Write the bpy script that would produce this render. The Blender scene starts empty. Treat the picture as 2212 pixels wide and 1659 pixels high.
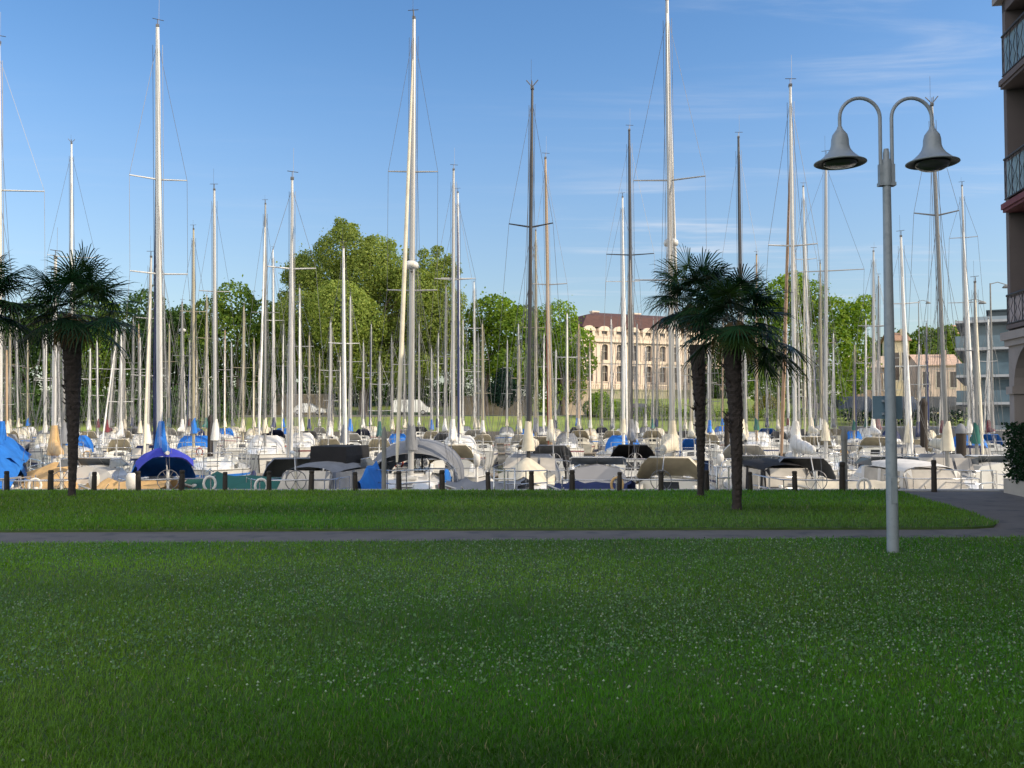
import bpy, math, random
import numpy as np
from mathutils import Vector, Matrix
R = math.radians
rnd = random.Random(7)
S = bpy.context.scene
COL = S.collection
PI = math.pi

# ---------------------------------------------------------------- camera
F, CX, CY, HOR, CAMH = 1966.0, 1106.0, 829.5, 900.0, 1.6
PITCH = math.atan((HOR - CY) / F)
cd = bpy.data.cameras.new('camera')
cam = bpy.data.objects.new('camera', cd); COL.objects.link(cam)
cam.location = (0, 0, CAMH); cam.rotation_euler = (PI/2 + PITCH, 0, 0)
cd.sensor_width = 36; cd.lens = 36*F/2212.0
cd.clip_start = 0.1; cd.clip_end = 6000
S.camera = cam

def at(px, py, D):
    """a point of the place at depth D (metres along +y) seen at picture position px, py (2212 x 1659 frame)"""
    dx, dy = (px-CX)/F, (CY-py)/F
    c, s = math.cos(PITCH), math.sin(PITCH)
    d = Vector((dx, c - dy*s, s + dy*c))
    return Vector((0, 0, CAMH)) + d*(D/d.y)

# ---------------------------------------------------------------- materials
MATS = {}
def nt(name):
    m = bpy.data.materials.new(name); m.use_nodes = True
    return m, m.node_tree, m.node_tree.nodes['Principled BSDF']
def pm(name, c, rough=.5, var=.12, scale=3.0, metal=0.0, bump=0.0, bscale=None, spec=.5, coat=0.0, stretch=(1,1,1), dirt=None):
    """procedural paint/stone/cloth: noise varied colour, optional blotches of dirt colour and bump"""
    if name in MATS: return MATS[name]
    m, t, b = nt(name)
    N, L = t.nodes, t.links
    tc = N.new('ShaderNodeTexCoord'); mp = N.new('ShaderNodeMapping'); mp.inputs['Scale'].default_value = stretch
    L.new(tc.outputs['Object'], mp.inputs['Vector'])
    oi = N.new('ShaderNodeObjectInfo'); ad = N.new('ShaderNodeVectorMath'); ad.operation = 'ADD'
    ms = N.new('ShaderNodeMath'); ms.operation = 'MULTIPLY'; ms.inputs[1].default_value = 37.0
    L.new(oi.outputs['Random'], ms.inputs[0]); L.new(mp.outputs[0], ad.inputs[0]); L.new(ms.outputs[0], ad.inputs[1])
    no = N.new('ShaderNodeTexNoise'); no.inputs['Scale'].default_value = scale; no.inputs['Detail'].default_value = 5
    L.new(ad.outputs[0], no.inputs['Vector'])
    cr = N.new('ShaderNodeValToRGB'); e = cr.color_ramp.elements
    e[0].position, e[1].position = .3, .7
    e[0].color = (c[0]*(1-var), c[1]*(1-var), c[2]*(1-var), 1)
    e[1].color = (min(1, c[0]*(1+var)), min(1, c[1]*(1+var)), min(1, c[2]*(1+var)), 1)
    L.new(no.outputs['Fac'], cr.inputs[0]); out = cr.outputs[0]
    if dirt:
        n2 = N.new('ShaderNodeTexNoise'); n2.inputs['Scale'].default_value = scale*2.3; n2.inputs['Detail'].default_value = 8
        L.new(ad.outputs[0], n2.inputs['Vector'])
        r2 = N.new('ShaderNodeMapRange'); r2.inputs[1].default_value = .52; r2.inputs[2].default_value = .72
        L.new(n2.outputs['Fac'], r2.inputs[0])
        mx = N.new('ShaderNodeMix'); mx.data_type = 'RGBA'; mx.inputs[7].default_value = (*dirt, 1)
        L.new(r2.outputs[0], mx.inputs[0]); L.new(out, mx.inputs[6]); out = mx.outputs[2]
    L.new(out, b.inputs['Base Color'])
    b.inputs['Roughness'].default_value = rough; b.inputs['Metallic'].default_value = metal
    b.inputs['Specular IOR Level'].default_value = spec; b.inputs['Coat Weight'].default_value = coat
    if bump:
        bn = N.new('ShaderNodeBump'); bn.inputs['Strength'].default_value = bump; bn.inputs['Distance'].default_value = .02
        n3 = N.new('ShaderNodeTexNoise'); n3.inputs['Scale'].default_value = bscale or scale*6; n3.inputs['Detail'].default_value = 6
        L.new(ad.outputs[0], n3.inputs['Vector'])
        L.new(n3.outputs['Fac'], bn.inputs['Height']); L.new(bn.outputs[0], b.inputs['Normal'])
    MATS[name] = m
    return m
def leafmat(name, trans=.35, rough=.55):
    """leaf: colour from the mesh's own attribute, part of the light passes through"""
    if name in MATS: return MATS[name]
    m, t, b = nt(name); N, L = t.nodes, t.links
    at_ = N.new('ShaderNodeAttribute'); at_.attribute_name = 'leaf_colour'
    L.new(at_.outputs['Color'], b.inputs['Base Color']); b.inputs['Roughness'].default_value = rough
    b.inputs['Specular IOR Level'].default_value = .16
    tr = N.new('ShaderNodeBsdfTranslucent'); hs = N.new('ShaderNodeHueSaturation')
    hs.inputs['Saturation'].default_value = 1.15; hs.inputs['Value'].default_value = 1.5; hs.inputs['Hue'].default_value = .485
    L.new(at_.outputs['Color'], hs.inputs['Color']); L.new(hs.outputs[0], tr.inputs['Color'])
    mx = N.new('ShaderNodeMixShader'); mx.inputs[0].default_value = trans
    L.new(b.outputs[0], mx.inputs[1]); L.new(tr.outputs[0], mx.inputs[2])
    L.new(mx.outputs[0], N['Material Output'].inputs['Surface'])
    MATS[name] = m
    return m

# ---------------------------------------------------------------- mesh tools
class MB:
    def __init__(s): s.v, s.f, s.sm = [], [], []
    def add(s, vs, fs, smooth=False):
        o = len(s.v); s.v += [tuple(v) for v in vs]
        s.f += [tuple(i+o for i in f) for f in fs]; s.sm += [smooth]*len(fs); return s
    def box(s, c, d, rz=0.0, M=None, taper=1.0):
        x, y, z = d[0]/2, d[1]/2, d[2]/2
        vs = [Vector((sx*x*(taper if sz > 0 else 1), sy*y*(taper if sz > 0 else 1), sz*z)) for sz in (-1, 1) for sx, sy in ((-1,-1),(1,-1),(1,1),(-1,1))]
        if rz: m = Matrix.Rotation(rz, 3, 'Z'); vs = [m @ v for v in vs]
        if M is not None: vs = [M @ v for v in vs]
        vs = [v + Vector(c) for v in vs]
        return s.add(vs, [(3,2,1,0),(4,5,6,7),(0,1,5,4),(1,2,6,5),(2,3,7,6),(3,0,4,7)])
    def box2(s, a, b):
        return s.box([(a[i]+b[i])/2 for i in range(3)], [abs(b[i]-a[i]) for i in range(3)])
    def loft(s, rings, closed=True, caps=(True, True), smooth=True):
        n = len(rings[0]); vs = [p for r in rings for p in r]; fs = []
        for k in range(len(rings)-1):
            for i in range(n if closed else n-1):
                j = (i+1) % n
                fs.append((k*n+i, k*n+j, (k+1)*n+j, (k+1)*n+i))
        s.add(vs, fs, smooth)
        if caps[0]: s.add(rings[0], [tuple(range(n))[::-1]])
        if caps[1]: s.add(rings[-1], [tuple(range(n))])
        return s
    def tube(s, pts, r, n=6, caps=True):
        pts = [Vector(p) for p in pts]
        rs = r if isinstance(r, (list, tuple)) else [r]*len(pts)
        rings = []; ref = None
        for i, p in enumerate(pts):
            t = (pts[min(i+1, len(pts)-1)] - pts[max(i-1, 0)])
            t = t.normalized() if t.length > 1e-9 else Vector((0,0,1))
            if ref is None:
                ref = Vector((0,0,1)).cross(t)
                if ref.length < .05: ref = Vector((1,0,0))
            ref = (ref - t*ref.dot(t)).normalized()
            b = t.cross(ref)
            rings.append([p + (ref*math.cos(2*PI*k/n) + b*math.sin(2*PI*k/n))*rs[i] for k in range(n)])
        return s.loft(rings, True, (caps, caps), n > 4)
    def lathe(s, prof, c=(0,0,0), n=24, caps=(True, True)):
        c = Vector(c)
        return s.loft([[c + Vector((r*math.cos(2*PI*k/n), r*math.sin(2*PI*k/n), z)) for k in range(n)] for r, z in prof], True, caps, True)
    def mesh(s, name, mat):
        me = bpy.data.meshes.new(name); me.from_pydata(s.v, [], s.f)
        me.polygons.foreach_set('use_smooth', s.sm); me.materials.append(mat); me.update()
        return me
    def build(s, name, mat, parent=None, loc=None):
        return link(name, s.mesh(name, mat), parent, loc)
def link(name, data, parent=None, loc=None):
    o = bpy.data.objects.new(name, data); COL.objects.link(o)
    if parent is not None: o.parent = parent
    if loc is not None: o.location = loc
    return o
def tag(o, label=None, cat=None, group=None, kind=None):
    for k, v in (('label', label), ('category', cat), ('group', group), ('kind', kind)):
        if v: o[k] = v
    return o
def empty(name, loc, rz=0.0, label=None, cat=None, group=None):
    o = bpy.data.objects.new(name, None); COL.objects.link(o); o.location = loc; o.rotation_euler = (0, 0, rz)
    o.empty_display_size = .2
    return tag(o, label, cat, group)
def npmesh(name, V, Q, mat, colours=None, smooth=False):
    """V (n,3), Q (m,4) -> mesh; colours (n,3) stored as the leaf colour"""
    me = bpy.data.meshes.new(name)
    n, m = len(V), len(Q)
    me.vertices.add(n); me.vertices.foreach_set('co', np.ascontiguousarray(V, dtype=np.float32).ravel())
    me.loops.add(m*4); me.loops.foreach_set('vertex_index', np.ascontiguousarray(Q, dtype=np.int32).ravel())
    me.polygons.add(m); me.polygons.foreach_set('loop_start', np.arange(0, m*4, 4, dtype=np.int32))
    if colours is not None:
        a = me.attributes.new('leaf_colour', 'FLOAT_COLOR', 'POINT')
        c = np.ones((n, 4), dtype=np.float32); c[:, :3] = colours
        a.data.foreach_set('color', c.ravel())
    me.materials.append(mat); me.update(calc_edges=True)
    if smooth: me.polygons.foreach_set('use_smooth', np.ones(m, dtype=bool))
    return me

# ---------------------------------------------------------------- sky and sun
SUN_AZ, SUN_EL = R(105), R(30)       # azimuth clockwise from +y: low, from the right and a little behind
w = bpy.data.worlds.new('World'); S.world = w; w.use_nodes = True
N, L = w.node_tree.nodes, w.node_tree.links
bg = N['Background']; bg.inputs['Strength'].default_value = .15
sky = N.new('ShaderNodeTexSky'); sky.sky_type = 'NISHITA'; sky.sun_disc = False
sky.sun_elevation = SUN_EL; sky.sun_rotation = SUN_AZ; sky.air_density = 1.0; sky.dust_density = .6; sky.ozone_density = 1.6
tc = N.new('ShaderNodeTexCoord'); sp = N.new('ShaderNodeSeparateXYZ'); L.new(tc.outputs['Generated'], sp.inputs[0])
def mth(op, a, b=None, clamp=False):
    n = N.new('ShaderNodeMath'); n.operation = op; n.use_clamp = clamp
    for i, x in enumerate((a, b)):
        if x is None: continue
        if isinstance(x, (int, float)): n.inputs[i].default_value = x
        else: L.new(x, n.inputs[i])
    return n.outputs[0]
zc = mth('MAXIMUM', sp.outputs['Z'], .04)
px_, py_ = mth('DIVIDE', sp.outputs['X'], zc), mth('DIVIDE', sp.outputs['Y'], zc)
cb = N.new('ShaderNodeCombineXYZ'); L.new(px_, cb.inputs[0]); L.new(py_, cb.inputs[1])
def cloudnoise(scale, rot, off, detail, dist):
    mp = N.new('ShaderNodeMapping'); mp.inputs['Scale'].default_value = scale; mp.inputs['Rotation'].default_value = (0,0,rot); mp.inputs['Location'].default_value = off
    L.new(cb.outputs[0], mp.inputs[0])
    n = N.new('ShaderNodeTexNoise'); n.inputs['Scale'].default_value = 1; n.inputs['Detail'].default_value = detail; n.inputs['Distortion'].default_value = dist
    n.inputs['Roughness'].default_value = .62
    L.new(mp.outputs[0], n.inputs['Vector']); return n.outputs['Fac']
def mrange(x, a, b, lo=0., hi=1.):
    n = N.new('ShaderNodeMapRange'); n.interpolation_type = 'SMOOTHSTEP'
    n.inputs[1].default_value = a; n.inputs[2].default_value = b; n.inputs[3].default_value = lo; n.inputs[4].default_value = hi
    L.new(x, n.inputs[0]); return n.outputs[0]
streak = mrange(cloudnoise((.55, 2.6, 1), R(14), (3.1, 1.7, 0), 9, .5), .47, .76)
big = mrange(cloudnoise((.5, .7, 1), R(10), (.6, 4.3, 0), 3, .2), .40, .66)
right = mrange(px_, -.2, 1.1, .12, 1.)
cl = mth('MULTIPLY', mth('MULTIPLY', streak, big), right)
cl = mth('MULTIPLY', cl, .80, True)
mx = N.new('ShaderNodeMix'); mx.data_type = 'RGBA'; mx.inputs[7].default_value = (4.0, 4.25, 4.7, 1)
hs = N.new('ShaderNodeHueSaturation'); hs.inputs['Hue'].default_value = .503
L.new(mrange(sp.outputs['Z'], .02, .42, 1.02, 1.25), hs.inputs['Saturation']); L.new(mrange(sp.outputs['Z'], .0, .34, .68, 1.0), hs.inputs['Value'])
L.new(sky.outputs[0], hs.inputs['Color'])
L.new(cl, mx.inputs[0]); L.new(hs.outputs[0], mx.inputs[6]); 
# added bright cloud bank, unseen behind the camera, as fill for lawn and boats
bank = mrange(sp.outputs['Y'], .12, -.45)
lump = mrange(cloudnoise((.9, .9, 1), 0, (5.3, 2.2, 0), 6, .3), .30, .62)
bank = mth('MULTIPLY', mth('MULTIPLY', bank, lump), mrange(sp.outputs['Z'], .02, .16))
fill_bank = N.new('ShaderNodeMix'); fill_bank.data_type = 'RGBA'; fill_bank.inputs[7].default_value = (12.5, 11.8, 10.8, 1)
L.new(bank, fill_bank.inputs[0]); L.new(mx.outputs[2], fill_bank.inputs[6]); L.new(fill_bank.outputs[2], bg.inputs['Color'])
sd = bpy.data.lights.new('sun', 'SUN'); sd.energy = 3.3; sd.angle = R(.5); sd.color = (1, .85, .65)
so = bpy.data.objects.new('sun', sd); COL.objects.link(so)
sdir = Vector((math.sin(SUN_AZ)*math.cos(SUN_EL), math.cos(SUN_AZ)*math.cos(SUN_EL), math.sin(SUN_EL)))
so.rotation_euler = sdir.to_track_quat('Z', 'Y').to_euler(); so.location = (60, -10, 40)
S.view_settings.view_transform = 'Standard'; S.view_settings.look = 'None'
S.view_settings.exposure = .4; S.view_settings.gamma = 1
S.cycles.max_bounces = 6; S.cycles.diffuse_bounces = 3; S.cycles.transparent_max_bounces = 6

# ---------------------------------------------------------------- ground, lawns, paths, water, far bank
WL = -1.38                            # water level
QY = 19.95                            # quay edge
m_asphalt = pm('asphalt_paving', (.135,.125,.12), .9, .14, 1.3, bump=.4, bscale=60, dirt=(.075,.076,.082))
m_soil = pm('lawn_soil', (.05,.095,.02), .95, .25, 6)
m_stone = pm('quay_stone', (.36,.34,.30), .85, .15, 2, bump=.4, dirt=(.24,.22,.19))
g = MB().box2((-400, -300, -3), (400, QY, 0)); tag(g.build('ground', m_asphalt), kind='structure')
cp = MB()
for i in range(-30, 31): cp.box2((i*1.6+.004, QY-.38, -.25), (i*1.6+1.596, QY+.05, .018))
tag(cp.build('quay_coping', m_stone), kind='structure')

def slab_poly(name, pts, z0, z1, mat):
    b = MB(); n = len(pts)
    top = [(x, y, z1) for x, y in pts]
    inset = .05; cx = sum(p[0] for p in pts)/n; cy = sum(p[1] for p in pts)/n
    bot = [(x, y, z0) for x, y in pts]
    b.add(top, [tuple(range(n))]); b.loft([bot, top], True, (False, False), False)
    return tag(b.build(name, mat), kind='structure')
# far lawn with its rounded tip at the right, near lawn
tip = [(6.0,12.97),(6.55,13.02),(6.95,13.2),(7.2,13.6),(7.45,14.6),(7.75,16.4),(8.0,18.2),(8.1,19.1),(8.05,19.45)]
FAR_LAWN = [(-40,19.5),(-40,12.45),(-7,12.65),(0,12.85)] + tip
NEAR_LAWN = [(-40,-6),(14,-6),(14,12.05),(7,11.95),(0,11.62),(-7,11.32),(-40,10.9)]
slab_poly('far_lawn', FAR_LAWN, -.02, .03, m_soil)
slab_poly('near_lawn', NEAR_LAWN, -.02, .03, m_soil)

def inpoly(x, y, poly):
    c = np.zeros(len(x), bool); n = len(poly)
    for i in range(n):
        (x1, y1), (x2, y2) = poly[i], poly[(i+1) % n]
        k = ((y1 > y) != (y2 > y)) & (x < (x2-x1)*(y-y1)/((y2-y1) if y2 != y1 else 1e-9)+x1)
        c ^= k
    return c
rg = np.random.default_rng(11)
def fbm(x, y, seed, s):
    """smooth value noise, 3 octaves"""
    out = 0; amp = 1; tot = 0
    for o in range(3):
        r = np.random.default_rng(seed+o); T = r.random((64, 64))
        u, v = x*s*2**o + 1000, y*s*2**o + 1000
        i, j = np.floor(u).astype(int), np.floor(v).astype(int); fu, fv = u-i, v-j
        fu, fv = fu*fu*(3-2*fu), fv*fv*(3-2*fv)
        a = T[i % 64, j % 64]*(1-fu)+T[(i+1) % 64, j % 64]*fu
        b = T[i % 64, (j+1) % 64]*(1-fu)+T[(i+1) % 64, (j+1) % 64]*fu
        out = out + amp*(a*(1-fv)+b*fv); tot += amp; amp *= .5
    return out/tot
def scatter(n, ymin, ymax, poly, power=2.0):
    """points in the wedge in front of the camera (with margin), denser near"""
    u = rg.random(n)
    y = 1/((1-u)*(1/ymin**(power-1)) + u*(1/ymax**(power-1)))**(1/(power-1)) if power != 1 else ymin*(ymax/ymin)**u
    x = (rg.random(n)*2-1)*(y*.62+2.6)
    k = inpoly(x, y, poly)
    return x[k], y[k]
def grass(name, label, n, ymin, ymax, poly, h, wd, tone, seed, power=1.6, kind='blade'):
    x, y = scatter(n, ymin, ymax, poly, power); n = len(x)
    x = x+rg.normal(0, .02, n); y = y+rg.normal(0, .035, n)
    dist = np.sqrt(x*x+y*y)
    yaw = rg.random(n)*2*PI; lean = .25+rg.random(n)*.8; hh = h*(.45+.75*rg.random(n)**1.3)*(.75+.5*fbm(x, y, seed+9, .9))
    ww = wd*(.7+.6*rg.random(n))*np.maximum(1, dist/7)
    dx, dy = np.cos(yaw), np.sin(yaw); sx, sy = -dy, dx
    P = np.zeros((n, 6, 3))
    for k, (t, wf) in enumerate(((0, 1.), (.55, .8), (1., .12))):
        bx = x + dx*hh*lean*t*t; by = y + dy*hh*lean*t*t; bz = .028 + hh*t*(1-.22*lean*t)
        for q, sg in ((0, -1), (1, 1)):
            P[:, k*2+q, 0] = bx+sg*sx*ww*wf/2; P[:, k*2+q, 1] = by+sg*sy*ww*wf/2; P[:, k*2+q, 2] = bz
    base = np.arange(n)[:, None]*6
    Q = np.concatenate([base+np.array([[0,1,3,2]]), base+np.array([[2,3,5,4]])])
    p1 = fbm(x, y, seed, .32)[:, None]; p2 = fbm(x, y, seed+40, .16)[:, None]; rr = rg.random(n)[:, None]
    A = np.array(tone[0]); B = np.array(tone[1]); D = np.array(tone[2])
    p1 = np.clip((p1-.5)*2.2+.5, 0, 1)
    c = A*(1-p1)+B*p1
    p3 = fbm(x*.5, y*1.6, seed+70, .45)[:, None]; c = c*np.clip(.72+.56*((p3-.5)*1.9+.5), .45, 1.5)
    k = np.clip((p2-.45)*3.2, 0, 1)
    c = c*(1-k*.6)+D*k*.6
    c = c*(.65+.75*rr)
    dry = (rg.random(n) < .045)[:, None]
    c = np.where(dry, np.array([[.26,.25,.12]])*(.7+.6*rr), c)
    me = npmesh(name, P.reshape(-1, 3), Q, leafmat('grass_leaf', .4, .45), np.repeat(c, 6, axis=0))
    return tag(link(name, me), label, 'grass', kind='stuff')
GREENS = ((.062,.205,.012), (.155,.295,.022), (.15,.27,.08))
grass('lawn_grass', 'green lawn grass of the near lawn in the shade', 560000, 3.0, 12.2, NEAR_LAWN, .044, .0040, GREENS, 3)
grass('verge_grass', 'green grass of the strip of lawn along the quay', 190000, 12.2, 19.6, FAR_LAWN, .06, .0042, ((.075,.20,.02),(.13,.245,.03),(.12,.22,.06)), 23, 1.2)
# clover: little leaves and pale flower heads, thickest in patches half way over the near lawn
def clover():
    x, y = scatter(60000, 3.0, 12.0, NEAR_LAWN, 1.3)
    d = fbm(x, y, 77, .35)*.6+fbm(x, y, 91, .9)*.4 + np.clip((y-4.5)/4, -.12, .12)
    k = rg.random(len(x)) < np.clip((d-.50)*5.0, 0.012, 1)*.42*np.clip((y-4.3)/2.4, .10, 1)
    x, y = x[k], y[k]; n = len(x)
    r = .0062*(.6+1.0*rg.random(n)); z = .032+.026*rg.random(n)
    oc = np.array([[1,0,0],[0,1,0],[-1,0,0],[0,-1,0],[0,0,1],[0,0,-1]], float)
    P = np.stack([x, y, z], 1)[:, None, :] + oc[None]*r[:, None, None]
    b = np.arange(n)[:, None]*6
    Q = np.concatenate([b+np.array([[0,1,4,4]])[:, [0,1,2,3]]*1, b+np.array([[1,2,4,4]]), b+np.array([[2,3,4,4]]), b+np.array([[3,0,4,4]]),
                        b+np.array([[1,0,5,5]]), b+np.array([[2,1,5,5]]), b+np.array([[3,2,5,5]]), b+np.array([[0,3,5,5]])])
    me = bpy.data.meshes.new('clover_flowers')
    me.from_pydata(P.reshape(-1, 3).tolist(), [], Q[:, :3].tolist()); me.materials.append(pm('clover_petal', (.27,.35,.24), .7, .35, 40)); me.update()
    tag(link('clover_flowers', me), 'pale clover and daisy heads dotted over the near lawn', 'flowers', kind='stuff')
    # clover leaves: small flat pale-green discs lying over the grass
    x, y = scatter(150000, 3.2, 12.0, NEAR_LAWN, 1.3)
    d = fbm(x, y, 77, .35)*.6+fbm(x, y, 91, .9)*.4 + np.clip((y-5.5)/4, -.2, .15)
    k = rg.random(len(x)) < np.clip((d-.44)*2.8, 0.0, 1)
    x, y = x[k], y[k]; n = len(x)
    yaw = rg.random(n)*2*PI; s = .009*(.6+.8*rg.random(n)); til = rg.normal(0, .55, (n, 2)); z = .038+.024*rg.random(n)
    P = np.zeros((n, 4, 3))
    for q in range(4):
        a = yaw+q*PI/2; ux, uy = np.cos(a)*s, np.sin(a)*s
        P[:, q, 0] = x+ux; P[:, q, 1] = y+uy; P[:, q, 2] = z+ux*til[:, 0]+uy*til[:, 1]
    Q = np.arange(n)[:, None]*4+np.array([[0,1,2,3]])
    c = np.array([[.14,.25,.105]])*(.55+.8*rg.random((n, 1)))
    me = npmesh('clover_leaves', P.reshape(-1, 3), Q, leafmat('grass_leaf', .4, .45), np.repeat(c, 4, axis=0))
    tag(link('clover_leaves', me), 'grey green clover leaves in patches across the near lawn', 'clover', kind='stuff')
clover()

# water of the basin
m, t, b = nt('basin_water'); NN, LL = t.nodes, t.links
b.inputs['Base Color'].default_value = (.012,.022,.022,1); b.inputs['Roughness'].default_value = .07; b.inputs['IOR'].default_value = 1.33
n1 = NN.new('ShaderNodeTexNoise'); n1.inputs['Scale'].default_value = 1.8; n1.inputs['Detail'].default_value = 4
tcw = NN.new('ShaderNodeTexCoord'); LL.new(tcw.outputs['Object'], n1.inputs['Vector'])
bn = NN.new('ShaderNodeBump'); bn.inputs['Strength'].default_value = .25; bn.inputs['Distance'].default_value = .1
LL.new(n1.outputs['Fac'], bn.inputs['Height']); LL.new(bn.outputs[0], b.inputs['Normal'])
wb = MB().add([(-400,QY,WL),(400,QY,WL),(400,102,WL),(-400,102,WL)], [(0,1,2,3)])
tag(wb.build('water', m), kind='structure')
# far bank: one sheet from the far quay wall to the horizon
m_bank = pm('bank_grass', (.17,.23,.05), .95, .3, .35, bump=.6, bscale=5, dirt=(.20,.21,.07))
prof = [(102,-3),(102,-.35),(103.5,-.05),(105,.12),(107.5,.8),(110.5,1.5),(112,1.62),(119,1.75),(124,2.2),(132,4.2),(160,4.6),(400,5),(4000,6)]
fb = MB(); xs = [-3000,-300,-120,-60,-30,-10,10,30,60,120,300,3000]
fb.loft([[(x, y, z+(0 if i < 2 or y > 112 else .12*math.sin(x*.21+y))) for x in xs] for i, (y, z) in enumerate(prof)], False, (False, False), False)
tag(fb.build('far_bank', m_bank), kind='structure')
tag(MB().box2((-300,111.9,1.50),(300,117.2,1.80)).build('far_road', pm('far_asphalt', (.16,.155,.145), .9, .12, .5)), kind='structure')
tag(MB().box2((-300,101.7,-3),(300,101.98,-.05)).build('far_quay', pm('old_quay_wall', (.15,.14,.12), .9, .3, .8, bump=.5)), kind='structure')
tag(MB().box2((36.4,52,-3),(120,101.68,.55)).build('side_quay', pm('side_paving', (.3,.28,.25), .9, .12, .7)), kind='structure')

# ---------------------------------------------------------------- double street lamp
m_lamp = pm('lamp_paint', (.26,.30,.34), .38, .06, 6, dirt=(.21,.25,.285))
m_lampd = pm('lamp_inside', (.05,.05,.055), .5, .1, 8)
LD = 10.6; lb = at(1929, 1199, LD); lb.z = 0.0
lt = at(1914, 322, LD)
lamp = empty('street_lamp', lb, 0, 'pale grey double street lamp with two bell shades on the near lawn', 'street lamp')
lean = (lt.x-lb.x)/lt.z
def lx(z): return lean*z
kz = lambda py: at(1914, py, LD).z
b = MB(); prof = [(.068,-.05),(.066,.3),(.062,1.5),(.057,2.6),(.05,3.5),(.046,kz(402))]
b.loft([[Vector((lx(z)+r*math.cos(2*PI*k/20), r*math.sin(2*PI*k/20), z)) for k in range(20)] for r, z in prof])
b.build('post', m_lamp, lamp)
b = MB(); b.lathe([(.036,kz(360)),(.037,kz(330)),(.030,kz(326)),(.028,kz(322))], (lx(kz(340)),0,0), 14); b.build('finial', m_lamp, lamp)
b = MB(); cz = kz(402); ch = kz(350)-cz; X = lx(cz+ch/2)
b.lathe([(.058,cz),(.062,cz+.03),(.055,cz+ch*.5),(.06,cz+ch*.85),(.045,cz+ch+.03)], (X,0,0), 16)
for s_ in (-1, 1):
    b.box((X+s_*.066,0,cz+ch*.45),(.05,.06,ch*.9))
    b.box((X+s_*.062,0,cz+.02),(.07,.09,.04))
b.build('clamp', m_lamp, lamp)
def lamp_arm(s_):
    xa = X + s_*.068
    pts = [(xa,0,cz+.03),(xa,0,kz(330)),(xa,0,kz(255))]
    rad = (88/185.5)/2; cxn = xa + s_*rad; zc_ = kz(255)
    for k in range(1, 17):
        a = PI*k/16; pts.append((cxn - s_*rad*math.cos(a), 0, zc_ + rad*math.sin(a)))
    xe = cxn + s_*rad; pts += [(xe,0,kz(270)),(xe,0,kz(284))]
    b = MB(); b.tube(pts, .0215, 10); b.build('arm', m_lamp, lamp)
    zr = kz(352); zt = kz(278)
    b = MB(); H = zt-zr
    out = [(.028,zt+.02),(.032,zt),(.052,zt-.03),(.085,zt-.075),(.098,zt-.13),(.102,zt-.20),(.118,zt-.25),(.152,zt-.30),(.20,zt-.345),(.262,zr+.012),(.296,zr+.004),(.298,zr-.004),(.285,zr-.010)]
    b.lathe(out, (xe,0,0), 40, (True, False))
    sh = b.build('lamp_shade', m_lamp, lamp)
    b = MB(); b.lathe([(.285,zr-.010),(.20,zr+.004),(.19,zr+.02),(.1,zr+.12),(.001,zr+.13)], (xe,0,0), 40, (False, False)); b.build('inner_shade', m_lampd, sh)
    dep = .095 if s_ > 0 else .045
    b = MB(); b.lathe([(.192*math.cos(k*PI/16), zr-.006-dep*math.sin(k*PI/16)) for k in range(0, 8)]+[(.002, zr-.006-dep)], (xe,0,0), 32, (True, True))
    b.build('lamp_glass', pm('smoked_glass', (.055,.058,.065), .12, .1, 5, spec=.6), sh)
lamp_arm(-1); lamp_arm(1)
zc0 = at(1920, 905, LD).z; zc1 = at(1920, 855, LD).z
b = MB(); b.box((lx(1.6)+.0, .085, (zc0+zc1)/2), (.345,.012,zc1-zc0)); sg = b.build('sign_panel', pm('sign_blue_grey', (.10,.17,.23), .5, .1, 6), lamp)
for z_ in (zc0+.06, zc1-.06): b = MB(); b.box((lx(1.6),.066,z_),(.14,.026,.03)); b.build('bracket', m_lamp, sg)
b = MB(); b.box((lx(.75)-.0,-.063,.75),(.07,.012,.30)); b.box((lx(.75)+.02,-.071,.75),(.012,.006,.03)); b.build('access_door', m_lamp, lamp)
b = MB(); b.lathe([(.10,-.02),(.10,.012),(.075,.022)], (0,0,0), 20); b.build('base_plate', m_lamp, lamp)

# ---------------------------------------------------------------- bollards along the quay
m_wood = pm('tarred_wood', (.030,.024,.020), .8, .3, 9, bump=.6, stretch=(1,1,.2))
BX = [15,109,203,299,392,486,581,672,768,862,955,1055,1148,1236,1338,1428,1526,1621,1717]
ORD = 'first second third fourth fifth sixth seventh eighth ninth tenth eleventh twelfth thirteenth fourteenth fifteenth sixteenth seventeenth eighteenth nineteenth twentieth'.split()
def bollard_mesh(h, r):
    b = MB()
    b.loft([[(r*k*math.cos(a), r*k*math.sin(a), z) for a in [PI/8+i*PI/4 for i in range(8)]] for z, k in ((-.1,1.06),(h*.5,1.0),(h*.78,.96),(h*.80,.86),(h*.85,.86),(h*.87,.98),(h*.97,.95),(h,.7))])
    return b.mesh('bollard', m_wood)
bm_ = [bollard_mesh(.43, .055), bollard_mesh(.45, .06), bollard_mesh(.41, .052)]
for i, px in enumerate(BX):
    p = at(px, 1060, 19.35); o = link('bollard', bm_[i % 3]); o.location = (p.x, 19.35, .02); o.rotation_euler = (rnd.uniform(-.03,.03), rnd.uniform(-.04,.04), rnd.random())
    tag(o, f'short dark wooden bollard on the quay edge, {ORD[i]} from the left of the row', 'bollard', 'dark bollards along the quay edge')
p = at(1820, 1060, 19.35); o = link('bollard', bollard_mesh(.62, .065)); o.location = (p.x, 19.35, .02)
tag(o, 'stout dark wooden bollard in front of a tall grey post', 'bollard', 'dark bollards along the quay edge')
p = at(2018, 1060, 19.4); o = link('bollard', bollard_mesh(.68, .055)); o.location = (p.x, 19.4, .0)
tag(o, 'tall thin dark bollard on the paving right of the street lamp', 'bollard', 'dark bollards along the quay edge')

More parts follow.
